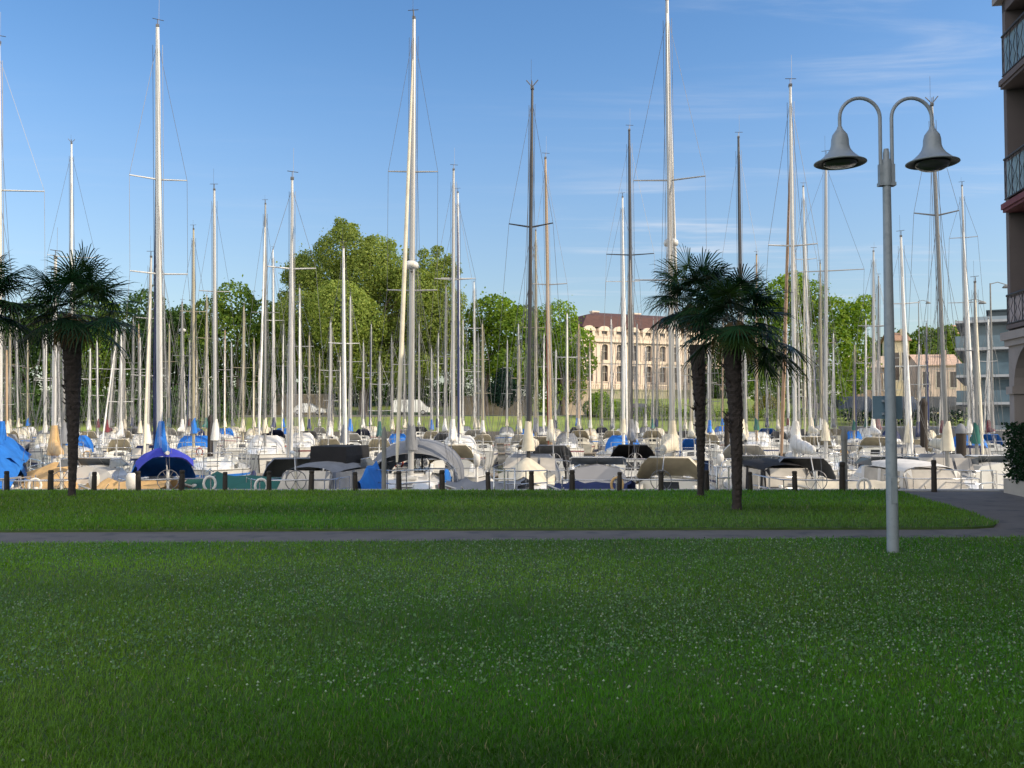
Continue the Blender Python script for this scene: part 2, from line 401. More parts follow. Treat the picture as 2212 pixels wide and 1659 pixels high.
# ---------------------------------------------------------------- palms
m_trunk = pm('palm_fibre', (.036,.028,.026), .95, .35, 14, bump=1.0, bscale=40)
m_dead = pm('dead_frond', (.20,.135,.06), .9, .3, 10)
def palm(px_base, D, px_top, py_top, py_crown, Rc, r_base, r_top, label, n=46, seed=1, z0=.03, skirt=26, px_crown=None, extra=()):
    rr = random.Random(seed)
    base = at(px_base, 900, D); base.z = z0
    top = at(px_top, py_top, D) - base; crown = at(px_crown or px_top, py_crown, D) - base
    root = empty('palm_tree', base, 0, label, 'palm tree', 'fan palms on the lawn')
    b = MB(); rings = []
    K = 60; nn = 14
    for k in range(K+1):
        t = k/K; z = top.z*t-.05
        bend = math.sin(t*PI)*.03
        f = min(1, max(0, (t-.08)/.92))**1.15; r = r_base+(r_top-r_base)*f
        if t < .05: r *= 1.25-t*5
        rw = r*(1+.06*(k % 2)+.05*rr.random())
        rings.append([(top.x*t+bend+rw*math.cos(2*PI*i/nn)*(1+.09*rr.uniform(-1,1)), top.y*t+rw*math.sin(2*PI*i/nn)*(1+.09*rr.uniform(-1,1)), z) for i in range(nn)])
    b.loft(rings, True, (True, True), False)
    # ragged old leaf bases sticking out of the upper trunk
    for k in range(70):
        t = .45+.55*rr.random(); a = rr.random()*2*PI; f = min(1, max(0, (t-.08)/.92))**1.15; r = r_base+(r_top-r_base)*f
        p0 = Vector((top.x*t+r*.9*math.cos(a), top.y*t+r*.9*math.sin(a), top.z*t)); d = Vector((math.cos(a), math.sin(a), .9)).normalized()
        b.tube([p0, p0+d*rr.uniform(.05,.13)], [.018,.006], 4)
    b.build('trunk', m_trunk, root)
    V, Q, Cc = [], [], []
    def quadstrip(pts, side, ws, c):
        o = len(V)
        for p, w_ in zip(pts, ws):
            V.append(p-side*w_/2); V.append(p+side*w_/2); Cc.append(c); Cc.append(c)
        for k in range(len(pts)-1): Q.append((o+2*k, o+2*k+1, o+2*k+3, o+2*k+2))
    for i in range(n+len(extra)):
        u = (i+.5)/n
        el = R(78 - 104*u**.8 + rr.uniform(-12, 12)); az = i*2.39996+rr.uniform(-.3,.3)
        if i >= n: az, el = extra[i-n][:2]; u = .8
        axis = Vector((math.cos(el)*math.cos(az), math.cos(el)*math.sin(az), math.sin(el)))
        lat = Vector((-math.sin(az), math.cos(az), 0)); nrm = lat.cross(axis)
        start = crown + Vector((math.cos(az)*.08, math.sin(az)*.08, -.22*u-.02)); pl = Rc*rr.uniform(.38,.62)*(extra[i-n][2] if i >= n else 1)
        # arching leaf stalk
        hub = start+axis*pl+Vector((0,0,-.10*pl*math.cos(el)))
        g0 = rr.uniform(.8,1.6)
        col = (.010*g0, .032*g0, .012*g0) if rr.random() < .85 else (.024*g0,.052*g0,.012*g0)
        quadstrip([start, (start+hub)/2+Vector((0,0,.03)), hub], lat, [.022,.016,.012], (.04,.06,.02))
        ax2 = (hub-start).normalized(); ax2 = (ax2+Vector((0,0,-.12))).normalized(); ax2 = (ax2 - lat*ax2.dot(lat)).normalized()
        nrm = lat.cross(ax2)
        seg = 34; Ll = Rc*rr.uniform(.50,.62); twist = rr.uniform(-.35,.35)
        for k in range(seg):
            a = R(-150+300*(k+.5)/seg)
            d = ax2*math.cos(a)+lat*math.sin(a)+nrm*(.22*abs(math.sin(a))+twist*math.sin(a)*.5)
            d.normalize(); ln = Ll*(.72+.28*math.cos(a*.6))*rr.uniform(.86,1.08)
            sd_ = d.cross(nrm)
            if sd_.length < .1: continue
            sd_.normalize()
            dr = rr.uniform(.10,.36)
            pts = [hub+d*.01, hub+d*ln*.5+Vector((0,0,-.02*ln)), hub+d*ln*.8+Vector((0,0,-dr*.35*ln)), hub+d*ln*.97+Vector((0,0,-dr*1.0*ln))]
            gg = rr.uniform(.75,1.3)
            quadstrip(pts, (sd_+nrm*rr.uniform(-.5,.5)).normalized(), [.012,.026,.018,.003], (col[0]*gg,col[1]*gg,col[2]*gg))
    me = npmesh('crown', np.array([tuple(v) for v in V]), np.array(Q), leafmat('palm_leaf', .12, .38), np.array(Cc))
    link('crown', me, root)
    # skirt of dead fronds under the crown
    b = MB()
    for k in range(skirt):
        a = rr.random()*2*PI; r = r_top*rr.uniform(.8,1.1); z1 = crown.z-rr.uniform(.2,.45); ln = rr.uniform(.25,.6)
        p0 = Vector((crown.x+r*.6*math.cos(a), crown.y+r*.6*math.sin(a), z1)); p1 = p0+Vector((math.cos(a)*.16*rr.uniform(.7,1.7), math.sin(a)*.16, -ln*.4)); p2 = p1+Vector((math.cos(a)*.04, math.sin(a)*.04, -ln*.6))
        s_ = Vector((-math.sin(a), math.cos(a), 0))
        for q in range(4):
            e = s_*(q-1.5)*.05
            b.tube([p0, p1+e*.7, p2+e*1.4+Vector((0,0,rr.uniform(-.1,.1)))], [.012,.014,.003], 4)
    b.build('dead_fronds', m_dead, root)
    return root
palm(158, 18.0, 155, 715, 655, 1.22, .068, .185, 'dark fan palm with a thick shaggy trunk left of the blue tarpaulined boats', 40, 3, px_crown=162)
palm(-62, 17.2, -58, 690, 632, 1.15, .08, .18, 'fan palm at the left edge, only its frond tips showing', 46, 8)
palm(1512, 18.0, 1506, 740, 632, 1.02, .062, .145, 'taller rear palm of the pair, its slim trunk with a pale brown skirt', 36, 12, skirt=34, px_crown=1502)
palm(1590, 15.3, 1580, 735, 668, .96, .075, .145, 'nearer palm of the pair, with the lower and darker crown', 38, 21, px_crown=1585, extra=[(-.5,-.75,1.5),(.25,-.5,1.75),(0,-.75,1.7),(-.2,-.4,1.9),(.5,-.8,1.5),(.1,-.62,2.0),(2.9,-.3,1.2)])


# ---------------------------------------------------------------- trees
m_bark = pm('bark', (.13,.105,.08), .95, .3, 3, bump=.8, stretch=(1,1,.3))
def tree(name, label, base, blobs, leaf, nper, cols, seed=0, trunk_r=.35, group=None, limb=True, flat=0.0, spill=.15, cat='tree', bark=None):
    """blobs: (x, y, z, rx, ry, rz) in world coordinates; leaves are many small leaf-clump faces on and in each blob"""
    r = np.random.default_rng(seed); base = Vector(base)
    root = empty(name, base, 0, label, cat, group)
    b = MB(); rr = random.Random(seed)
    zt = max(q[2] for q in blobs)-base.z
    cxm = sum(q[0] for q in blobs)/len(blobs)-base.x; cym = sum(q[1] for q in blobs)/len(blobs)-base.y
    pts = [Vector((0,0,-.3)), Vector((0.05*trunk_r,0,.25*zt)), Vector((cxm*.4,cym*.4,.5*zt)), Vector((cxm*.8,cym*.8,.85*zt))]
    b.tube(pts, [trunk_r*1.15,trunk_r*.9,trunk_r*.6,trunk_r*.15], 10)
    if limb:
        for q in blobs:
            e = Vector(q[:3])-base; s0 = pts[1].lerp(pts[2], rr.random())
            mid = s0.lerp(e, .5)+Vector((rr.uniform(-.3,.3), rr.uniform(-.3,.3), -.1*abs(e.z-s0.z)))
            b.tube([s0, mid, e], [trunk_r*.38, trunk_r*.22, trunk_r*.06], 6)
    b.build('trunk', bark or m_bark, root)
    Vs, Cs = [], []
    for q in blobs:
        vol = (q[3]*q[4]+q[3]*q[5]+q[4]*q[5])/3
        n = int(nper*3.1*vol)
        d = r.normal(size=(n, 3)); d /= np.linalg.norm(d, axis=1)[:, None]
        # lumpy surface: the radius follows a few random lobes
        lob = r.normal(size=(9, 3)); lob /= np.linalg.norm(lob, axis=1)[:, None]
        bump = np.max(d @ lob.T, axis=1); rad = (.72+.33*np.clip((bump-.4)/.6, 0, 1))*(1-np.abs(r.normal(0, spill, n)))
        stray = r.random(n) < .08; rad = np.where(stray, rad+r.random(n)**2*.42, rad)
        P = d*rad[:, None]*np.array(q[3:6])+np.array(q[:3])-np.array(base)
        P[:, 2] = np.maximum(P[:, 2], .15+r.random(n)*.5)
        nr = d/np.array(q[3:6]); nr /= np.linalg.norm(nr, axis=1)[:, None]
        nr = nr*1.0+r.normal(0, .62, (n, 3)); nr /= np.linalg.norm(nr, axis=1)[:, None]
        a = np.cross(nr, r.normal(size=(n, 3))); a /= np.linalg.norm(a, axis=1)[:, None]; bb = np.cross(nr, a)
        s = .86*leaf*(.5+.8*r.random(n))[:, None]; el = (.55+.35*r.random(n))[:, None]
        droop = np.array([0, 0, -1])*s*.22
        quad = np.stack([P-a*s, P+bb*s*el+droop*0, P+a*s+droop, P-bb*s*el], 1)
        c0, c1 = np.array(cols[0]), np.array(cols[1]); tmix = (r.random(n)**1.2)[:, None]
        per = r.uniform(.85, 1.15)
        c = (c0*(1-tmix)+c1*tmix)*per
        Vs.append(quad.reshape(-1, 3)); Cs.append(np.repeat(c, 4, axis=0))
    V = np.concatenate(Vs); Cc = np.concatenate(Cs); n = len(V)//4
    link('crown', npmesh('crown', V, np.arange(n)[:, None]*4+np.array([[0,1,2,3]]), leafmat('tree_leaf', .38, .7), Cc), root)
    return root
def blobs_px(lst, D, depth=.8, seed=1):
    """(px, py, radius in px) -> ellipsoids round depth D"""
    rr = random.Random(seed); out = []
    for q in lst:
        px, py, rp = q[:3]; dy = q[3] if len(q) > 3 else rr.uniform(-1, 1)
        rad = rp*D/F; d = D+dy*rad*.7; p = at(px, py, d); out.append((p.x, d, p.z, rad, rad*depth, rad*(q[4] if len(q) > 4 else .92)))
    return out
def gz(y):
    for (y0, z0), (y1, z1) in zip(FARPROF, FARPROF[1:]):
        if y0 <= y <= y1: return z0+(z1-z0)*(y-y0)/max(1e-6, y1-y0)
    return 5
FARPROF = [(102,-.05),(103.5,-.05),(105,.12),(107.5,.8),(110.5,1.5),(112,1.62),(119,1.75),(124,2.2),(132,4.2),(160,4.6),(400,5),(4000,6)]
def tb(px, D): p = at(px, 880, D); return (p.x, D, gz(D)-.05)
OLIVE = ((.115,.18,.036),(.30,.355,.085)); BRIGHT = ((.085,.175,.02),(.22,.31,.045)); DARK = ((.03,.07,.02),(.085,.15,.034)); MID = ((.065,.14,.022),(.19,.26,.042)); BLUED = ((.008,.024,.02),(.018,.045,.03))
big = [(742,540,62),(690,600,78),(800,585,75),(865,610,62),(930,600,55),(660,690,75),(745,680,95),(840,690,95),(920,690,80),(965,660,48),(700,765,78),(790,775,82),(880,770,82),(950,758,60),(640,760,48),(960,720,50),(745,505,30),(815,545,42),(655,590,40),(955,585,36),(890,815,40),(720,812,42),(985,800,34),(625,690,34),(770,610,60),(900,640,60)]
big += [(700,520,14),(735,482,16),(765,492,14),(800,520,14),(845,528,14),(880,548,16),(915,548,14),(945,542,16),(970,560,14),(655,560,16),(620,600,16),(640,580,14),(690,535,14),(985,585,14),(612,640,16)]
big += [(rnd.uniform(640,985), rnd.uniform(590,812), rnd.uniform(18,34), -1.6) for _ in range(34)]
tree('plane_tree', 'huge pale olive green tree, the biggest crown beyond the boats', tb(785, 115), blobs_px(big, 115, .75, 3), .16, 165, OLIVE, 5, .55, 'trees beyond the basin', spill=.22)
tree('round_tree', 'dome shaped green tree left of the huge olive tree', tb(515, 118), blobs_px([(510,655,52),(455,690,52),(560,690,50),(500,735,68),(430,760,56),(580,770,52),(520,800,60),(455,830,50),(565,845,45),(600,700,34),(420,700,34)], 118, .8, 4), .24, 66, MID, 6, .35, 'trees beyond the basin')
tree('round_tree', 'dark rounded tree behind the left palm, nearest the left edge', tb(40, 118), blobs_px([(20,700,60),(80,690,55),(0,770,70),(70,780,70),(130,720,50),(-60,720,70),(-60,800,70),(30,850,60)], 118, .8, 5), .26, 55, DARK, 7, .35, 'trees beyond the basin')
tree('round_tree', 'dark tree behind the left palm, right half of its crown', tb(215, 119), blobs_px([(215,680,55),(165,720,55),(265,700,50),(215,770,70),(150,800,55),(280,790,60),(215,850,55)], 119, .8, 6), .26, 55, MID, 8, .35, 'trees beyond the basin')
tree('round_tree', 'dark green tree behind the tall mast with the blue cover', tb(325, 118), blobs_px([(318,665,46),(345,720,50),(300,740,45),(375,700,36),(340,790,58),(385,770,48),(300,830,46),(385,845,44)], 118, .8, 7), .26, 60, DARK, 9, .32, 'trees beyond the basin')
tree('round_tree', 'bright green clipped tree just right of the huge olive tree', tb(1050, 117), blobs_px([(1055,678,50),(1015,715,48),(1095,715,52),(1050,760,60),(1010,790,44),(1105,785,55),(1060,830,45),(1130,690,38),(1085,665,36)], 117, .8, 8), .23, 74, BRIGHT, 10, .3, 'trees beyond the basin')
tree('round_tree', 'green round tree between red furled sail and mansion', tb(1215, 118), blobs_px([(1200,690,50),(1165,720,46),(1238,735,48),(1200,780,62),(1255,785,36),(1160,800,50),(1230,830,46),(1180,850,40)], 118, .8, 9), .23, 74, BRIGHT, 11, .3, 'trees beyond the basin')
tree('holm_oak', 'small dark blue green tree on a thin stem before the stone wall', tb(1090, 112), blobs_px([(1090,835,32),(1070,850,22),(1112,850,22),(1090,862,22),(1090,812,20)], 112, .9, 10), .15, 210, BLUED, 12, .14, 'trees beyond the basin', limb=False)
tree('round_tree', 'bright green spreading tree right of the paired palms', tb(1740, 116), blobs_px([(1700,640,52),(1745,650,50),(1660,680,48),(1800,690,58),(1845,690,45),(1700,730,65),(1775,760,70),(1850,760,46),(1655,760,52),(1720,820,58),(1790,840,52),(1845,820,40),(1660,830,50),(1868,660,26),(1715,612,30)], 116, .8, 11), .24, 74, BRIGHT, 13, .42, 'trees beyond the basin')
tree('round_tree', 'small distant tree right of the lamp post above the low houses', tb(2010, 150), blobs_px([(2000,735,34),(2040,730,38),(2075,745,34),(2020,765,36),(2060,775,34),(1975,755,24)], 150, .9, 12), .3, 60, MID, 14, .3, 'trees beyond the basin')
tree('round_tree', 'distant tree peeping over the gap left of the lamp post', tb(1935, 165), blobs_px([(1945,735,24),(1920,750,28),(1970,760,26),(1900,765,30)], 165, .9, 13), .3, 60, DARK, 15, .3, 'trees beyond the basin')
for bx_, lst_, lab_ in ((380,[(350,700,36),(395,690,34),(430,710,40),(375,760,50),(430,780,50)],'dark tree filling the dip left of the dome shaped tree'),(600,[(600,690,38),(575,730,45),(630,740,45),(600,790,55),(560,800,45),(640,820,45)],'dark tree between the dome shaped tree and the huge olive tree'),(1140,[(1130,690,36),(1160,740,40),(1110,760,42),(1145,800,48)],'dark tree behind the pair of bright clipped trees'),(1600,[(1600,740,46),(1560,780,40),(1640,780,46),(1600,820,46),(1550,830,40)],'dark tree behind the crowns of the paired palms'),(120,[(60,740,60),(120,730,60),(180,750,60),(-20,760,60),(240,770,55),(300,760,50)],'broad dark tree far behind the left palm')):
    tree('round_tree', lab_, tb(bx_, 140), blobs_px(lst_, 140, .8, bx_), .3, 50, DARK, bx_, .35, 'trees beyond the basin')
# hedges, bushes on the far bank
def bush(name, label, lst, D, cols, seed, leaf=.13, n=240, cat='bush'):
    bl = blobs_px(lst, D, .8, seed); p = at(lst[0][0], 890, D)
    return tree(name, label, (p.x, D, gz(D)-.1), bl, leaf, n, cols, seed, .05, 'bushes on the far bank', limb=False, cat=cat)
bush('bush', 'light green mound of shrub right of the stone bastion', [(1300,872,30),(1275,885,22),(1330,885,24),(1315,895,18),(1285,865,18)], 112, BRIGHT, 31)
bush('bush', 'yellow green clipped bush under the bright tree by the palms', [(1660,868,18),(1640,880,14),(1680,882,14)], 111, ((.13,.14,.02),(.25,.24,.04)), 32)
bush('bush', 'small dry grass green bush in front of the mansion terrace', [(1420,880,18),(1400,888,14),(1445,886,14)], 112, OLIVE, 33)
bush('hedge', 'added dark hedge for the tree shade on the far bank behind the left masts', [(x, 868+rnd.uniform(-8,8), 34) for x in range(-60, 580, 26)], 113, DARK, 34, .2, 60, 'hedge')  # dark hedge added to stand for the shade under the trees
bush('hedge', 'added dark shrubs for the shaded far quay left of the green bank', [(x, 893+rnd.uniform(-6,6), 24) for x in range(-120, 520, 20)], 106.5, DARK, 36, .17, 80, 'hedge')  # added dark row standing for tree shade and dark stone on the bank
bush('hedge', 'dark shrubs along the far quay behind the lamp post', [(x, 900+rnd.uniform(-5,5), 18) for x in range(1835, 2090, 17)], 106.5, BLUED, 37, .15, 90, 'hedge')
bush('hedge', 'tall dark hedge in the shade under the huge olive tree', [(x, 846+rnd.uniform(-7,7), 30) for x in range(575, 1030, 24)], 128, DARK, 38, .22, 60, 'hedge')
bush('hedge', 'low green hedge along the road below the mansion', [(x, 893+rnd.uniform(-3,3), 13) for x in range(1300, 1860, 14)], 109, MID, 35, .12, 110, 'hedge')

# ---------------------------------------------------------------- walls, mansion, houses beyond the basin
m_oldstone = pm('old_stone', (.50,.40,.29), .92, .16, .9, bump=.5, bscale=8, dirt=(.34,.28,.21))
def wallpiece(x0, x1, y0, z1, label, th=.6):
    a, c = at(x0, 880, y0), at(x1, 880, y0)
    r_ = empty('stone_wall', (a.x, y0, gz(y0)), 0, label, 'wall')
    b = MB(); b.box2((0,0,-.3),(c.x-a.x,th,z1)); b.build('masonry', m_oldstone, r_)
    b = MB(); b.box2((-.05,-.08,z1+.003),(c.x-a.x+.05,th+.08,z1+.2)); b.build('coping', pm('wall_coping', (.46,.40,.32), .9, .12, 1), r_)
wallpiece(560, 720, 120, 2.55, 'pale tan stone wall under the huge olive tree')
wallpiece(985, 1150, 120, 2.3, 'tan stone wall behind the small dark blue green tree')
wallpiece(1840, 2080, 122, 1.9, 'low old wall in front of the small houses')
wallpiece(-100, 555, 121, 2.2, 'long shaded stone wall behind the left masts')

m_ch = pm('mansion_stone', (.70,.575,.49), .85, .08, .6, dirt=(.61,.50,.42)); m_ch2 = pm('mansion_trim', (.74,.61,.49), .85, .07, .8)
m_roof = pm('mansion_roof', (.085,.04,.032), .8, .2, 1.5, bump=.4); m_win = pm('dark_window', (.075,.06,.055), .25, .3, 3, spec=.6)
def mansion():
    D = 135.0; a = at(1258, 850, D); c = at(1575, 850, D); W = (c.x-a.x)*1.18; yaw = R(24)
    z0 = gz(D)+.0
    root = empty('mansion', (a.x, D, 0), yaw, 'pink stone mansion with arched windows, dormers and dark red roof', 'mansion', None)
    zz = lambda py: at(1300, py, D).z
    zb, z1, z2, ze, zd, zr = zz(836), zz(781), zz(738), zz(734), zz(704), zz(680)
    nb = 10; bw = W/nb; dep = 11.0
    wall = MB(); wall.box2((0,.45,z0-1),(W,dep,ze))       # body behind the facade skin
    floors = [(zb, z1, zz(823), zz(790)), (z1, z2, zz(776), zz(744))]
    for (fz0, fz1, s, h) in floors:
        wall.box2((0,0,fz0),(W,.447,s)); wall.box2((0,0,h+.15),(W,.447,fz1))
        for k in range(nb+1):
            x0 = max(0, k*bw-bw*.5+.52); x1 = min(W, k*bw+bw*.5-.52)
            wall.box2((x0,0,s+.002),(x1,.447,h+.148))
    wall.box2((0,0,z0-1),(W,.447,zb-.002)); 
    wl = wall.build('wall', m_ch, root)
    tr = MB()
    for z, h, o in ((zb,.45,.18),(z1,.3,.14),(ze,.45,.35)): tr.box2((-o,-o,z-h/2),(W+o,.44,z+h/2))
    for k in range(nb+1):
        for (fz0, fz1, s, h) in floors:
            tr.box2((max(-.05,k*bw-.16),-.1,fz0+.25),(min(W+.05,k*bw+.16),-.003,fz1-.2))
    tr.build('string_course', m_ch2, root)
    for k in range(nb):
        xc = (k+.5)*bw
        for (fz0, fz1, s, h) in floors:
            f = MB()
            f.box2((xc-.66,-.07,s-.18),(xc+.66,-.004,s-.02))
            for e in (-1, 1): f.box2((xc+e*.60-.08,-.06,s-.01),(xc+e*.60+.08,-.004,h))
            pts = [(xc+.68*math.cos(q*PI/8), h-.12+.45*math.sin(q*PI/8)) for q in range(9)]; inn = [(xc+.5*math.cos(q*PI/8), h-.12+.28*math.sin(q*PI/8)) for q in range(9)]
            f.loft([[(p[0],-.065,p[1]),(i_[0],-.065,i_[1]),(i_[0],-.004,i_[1]),(p[0],-.004,p[1])] for p, i_ in zip(pts, inn)], True, (True, True), False)
            wn = f.build('window', m_ch2, root)
            g_ = MB(); g_.box2((xc-.52,.28,s),(xc+.52,.31,h+.15)); pn = g_.build('pane', m_win, wn)
            g_ = MB(); g_.box2((xc-.03,.24,s),(xc+.03,.278,h+.14)); g_.box2((xc-.52,.24,s+(h-s)*.6),(xc+.52,.277,s+(h-s)*.6+.06)); g_.build('muntin', pm('window_cream', (.6,.55,.47), .6), wn)
    b = MB(); y_in = 1.6
    b.loft([[(-.2,-.2,ze+.23),(W+.2,-.2,ze+.23),(W+.2,dep+.2,ze+.23),(-.2,dep+.2,ze+.23)],[(.7,.9,zd-.05),(W-.7,.9,zd-.05),(W-.7,dep-.9,zd-.05),(.7,dep-.9,zd-.05)]], True, (True, True), False); b.build('mansard', pm('mansard_stone', (.46,.38,.29), .85, .12, 1.2), root)
    b = MB(); b.loft([[(.2,.35,zd-.02),(W-.2,.35,zd-.02),(W-.2,dep-.35,zd-.02),(.2,dep-.35,zd-.02)],[(2.2,2.6,zr+.35),(W-2.2,2.6,zr+.35),(W-2.2,dep-2.6,zr+.35),(2.2,dep-2.6,zr+.35)],[(5,dep/2-.3,zr+1.1),(W-5,dep/2-.3,zr+1.1),(W-5,dep/2+.3,zr+1.1),(5,dep/2+.3,zr+1.1)]], True, (True, True), False)
    rf = b.build('roof', m_roof, root)
    for k in (2.0, 5.0, 8.0):
        c_ = MB(); c_.box2((k*bw,dep*.55,zd),(k*bw+1.1,dep*.55+.8,zr+1.3)); c_.box2((k*bw-.1,dep*.55-.1,zr+1.3),(k*bw+1.2,dep*.55+.9,zr+1.5)); c_.build('chimney', m_ch, rf)
    for k in range(nb):
        xc = (k+.5)*bw; wd = .95
        dm = MB(); h0, h1 = ze+.3, zd-.25
        dm.box2((xc-wd,.05,h0),(xc-.5,1.4,h1-.3)); dm.box2((xc+.5,.05,h0),(xc+wd,1.4,h1-.3)); dm.box2((xc-.5,.05,h0),(xc+.5,.6,h0+.4))
        pts = [(xc+(wd+.12)*math.cos(q*PI/10), h1-.35+.75*math.sin(q*PI/10)) for q in range(11)]
        dm.add([(p[0],.0,p[1]) for p in pts]+[(p[0],1.5,p[1]) for p in pts], [tuple(range(11))[::-1], tuple(range(11,22))]+[(q,q+1,q+12,q+11) for q in range(10)]+[(10,0,11,21)])
        d_ = dm.build('dormer', m_ch2, root)
        g_ = MB(); g_.box2((xc-.5,.3,h0+.4),(xc+.5,.34,h1-.35)); g_.build('pane', m_win, d_)
    # balustrade and retaining wall of the terrace
    b = MB(); b.box2((-3,-2.2,-1),(W+2,-1.7,zb-.5)); b.box2((-3,-2.3,zb-.5),(W+2,-1.6,zb-.3)); b.box2((-3,-1.75,-1),(W+2,.0,zb-.52)); b.build('terrace', pm('terrace_stone', (.38,.35,.25), .9, .2, .5, dirt=(.16,.2,.08)), root)
    b = MB(); b.box2((-3,-2.15,zb+.28),(W+2,-1.8,zb+.42))
    k = -3.0
    while k < W+2: b.lathe([(.07,zb-.3),(.11,zb-.1),(.06,zb+.1),(.08,zb+.28)], (k,-1.98,0), 6); k += .42
    b.build('balustrade', m_ch2, root)
mansion()
def bastion():
    D = 121; a = at(1213, 890, D); c = at(1272, 890, D); W = c.x-a.x; zt = at(1240, 808, D).z; zm = at(1240, 833, D).z; zb = gz(D)
    root = empty('stone_bastion', ((a.x+c.x)/2, D, zb), R(10), 'tan stone bastion with battered sides and pyramid roof, left of the mansion', 'bastion')
    b = MB(); w0, w1 = W*.5+.35, W*.36
    b.loft([[(-w0,-w0,-.3),(w0,-w0,-.3),(w0,w0,-.3),(-w0,w0,-.3)],[(-w1,-w1,zm-zb),(w1,-w1,zm-zb),(w1,w1,zm-zb),(-w1,w1,zm-zb)]], True, (True, True), False); b.build('battered_wall', m_oldstone, root)
    b = MB(); w2 = w1+.22; h = zm-zb
    b.box((0,0,h+.13),(w2*2,w2*2,.25)); b.loft([[(-w2,-w2,h+.256),(w2,-w2,h+.256),(w2,w2,h+.256),(-w2,w2,h+.256)],[(-w2*.55,-w2*.55,zt-zb),(w2*.55,-w2*.55,zt-zb),(w2*.55,w2*.55,zt-zb),(-w2*.55,w2*.55,zt-zb)]], True, (True, True), False)
    b.build('roof', pm('bastion_roof', (.42,.33,.22), .9, .15, 2), root)
bastion()
def house(px0, px1, pyr, pye, D, wcol, rcol, label, yaw=0, dep=6, nw=3):
    a, c = at(px0, pye, D), at(px1, pye, D); W = c.x-a.x; zr = at(px0, pyr, D).z-gz(D); ze = a.z-gz(D)
    root = empty('house', (a.x, D, gz(D)), R(yaw), label, 'house', 'small houses beyond the basin')
    mw = pm(f'render_{label[:9]}', wcol, .9, .1, .8, dirt=tuple(v*.8 for v in wcol)); mr = pm(f'tiles_{label[:9]}', rcol, .9, .2, 3, bump=.5)
    b = MB(); b.add([(0,0,-.5),(W,0,-.5),(W,dep,-.5),(0,dep,-.5),(0,0,ze),(W,0,ze),(W,dep,ze),(0,dep,ze),(0,dep/2,zr-.1),(W,dep/2,zr-.1)], [(0,1,5,4),(2,3,7,6),(1,2,6,9,5),(3,0,4,8,7)]); b.build('wall', mw, root)
    b = MB(); o = .35
    for s_ in (0, 1):
        y0, y1 = (-o, dep/2) if s_ == 0 else (dep+o, dep/2)
        e = ze-.15
        b.loft([[(-o,y0,e),(W+o,y0,e),(W+o,y0,e+.14),(-o,y0,e+.14)],[(-o,y1,zr),(W+o,y1,zr),(W+o,y1,zr+.14),(-o,y1,zr+.14)]], True, (True, True), False)
    rf = b.build('roof', mr, root)
    b = MB(); b.box2((W*.7,dep*.3,zr-1),(W*.7+.6,dep*.3+.5,zr+.7)); b.build('chimney', mw, rf)
    for k in range(nw):
        x = W*(k+.5)/nw
        b = MB(); b.box2((x-.5,-.05,ze*.30),(x+.5,-.003,ze*.30+.12)); b.box2((x-.55,-.06,ze*.30+.13),(x-.45,-.003,ze*.8)); b.box2((x+.45,-.06,ze*.30+.13),(x+.55,-.003,ze*.8)); wn = b.build('window', pm('window_cream', (.6,.55,.47), .6), root)
        b = MB(); b.box2((x-.44,-.03,ze*.31+.13),(x+.44,-.004,ze*.79)); b.build('pane', m_win, wn)
house(1852, 1930, 768, 792, 130, (.30,.22,.16), (.45,.36,.28), 'low brown house with a pale tiled roof left of the lamp post', 4)
house(1926, 1962, 718, 735, 146, (.62,.52,.36), (.33,.2,.13), 'tall narrow cream house right behind the lamp post', -6, 5, 2)
house(1985, 2070, 765, 788, 132, (.60,.47,.40), (.48,.34,.26), 'small pink house with orange tiled roof right of the lamp', -5, 6)
house(2072, 2112, 700, 722, 150, (.60,.49,.38), (.48,.31,.22), 'orange roofed house just left of the blue grey block', -8, 6, 2)
def modern_block():
    D = 76; a = at(2093, 900, D); z0 = .55; zt = at(2110, 694, D).z
    root = empty('apartment_block', (a.x, D, z0), -R(28), 'blue grey modern apartment block beside the side quay', 'apartment block')
    H = zt-z0; W = 14; dep = 22; mb = pm('blue_grey_render', (.27,.33,.37), .7, .1, .8); mg = pm('tinted_glass', (.12,.18,.22), .1, .2, 1, spec=.7)
    b = MB(); b.box2((0,.6,-.5),(W,dep,H)); b.box2((-.3,-.3,H),(W+.3,dep+.3,H+.3)); b.build('wall', mb, root)
    b = MB(); b.box2((1.6,2,H+.3),(6,8,H+.95)); b.box2((1.4,1.8,H+.953),(6.2,8.2,H+1.05)); b.build('roof_house', pm('dark_cladding', (.05,.07,.08), .6), root)
    nf = 4; fh = H/nf
    for k in range(nf):
        s = MB(); s.box2((-.9,-.9,k*fh+fh-.22),(W,.59,k*fh+fh-.02)); s.box2((-.9,.61,k*fh+fh-.22),(-.003,dep,k*fh+fh-.02)); bl = s.build('balcony', pm('balcony_slab', (.42,.44,.46), .7), root)
        s = MB(); s.box2((-.88,-.86,k*fh+fh),(W,-.82,k*fh+fh+.95)); s.box2((-.88,-.8,k*fh+fh),(-.84,dep,k*fh+fh+.95))
        if k < nf-1: s.build('railing', mg, bl)
        for q in range(4):
            g_ = MB(); x = .8+q*3.3; g_.box2((x,.54,k*fh+.35),(x+2.2,.597,k*fh+fh-.4)); w_ = g_.build('window', mg, root)
        for q in range(5):
            g_ = MB(); y = 1.5+q*4; g_.box2((-.06,y,k*fh+.35),(-.004,y+2.4,k*fh+fh-.4)); w_ = g_.build('window', mg, root)
modern_block()

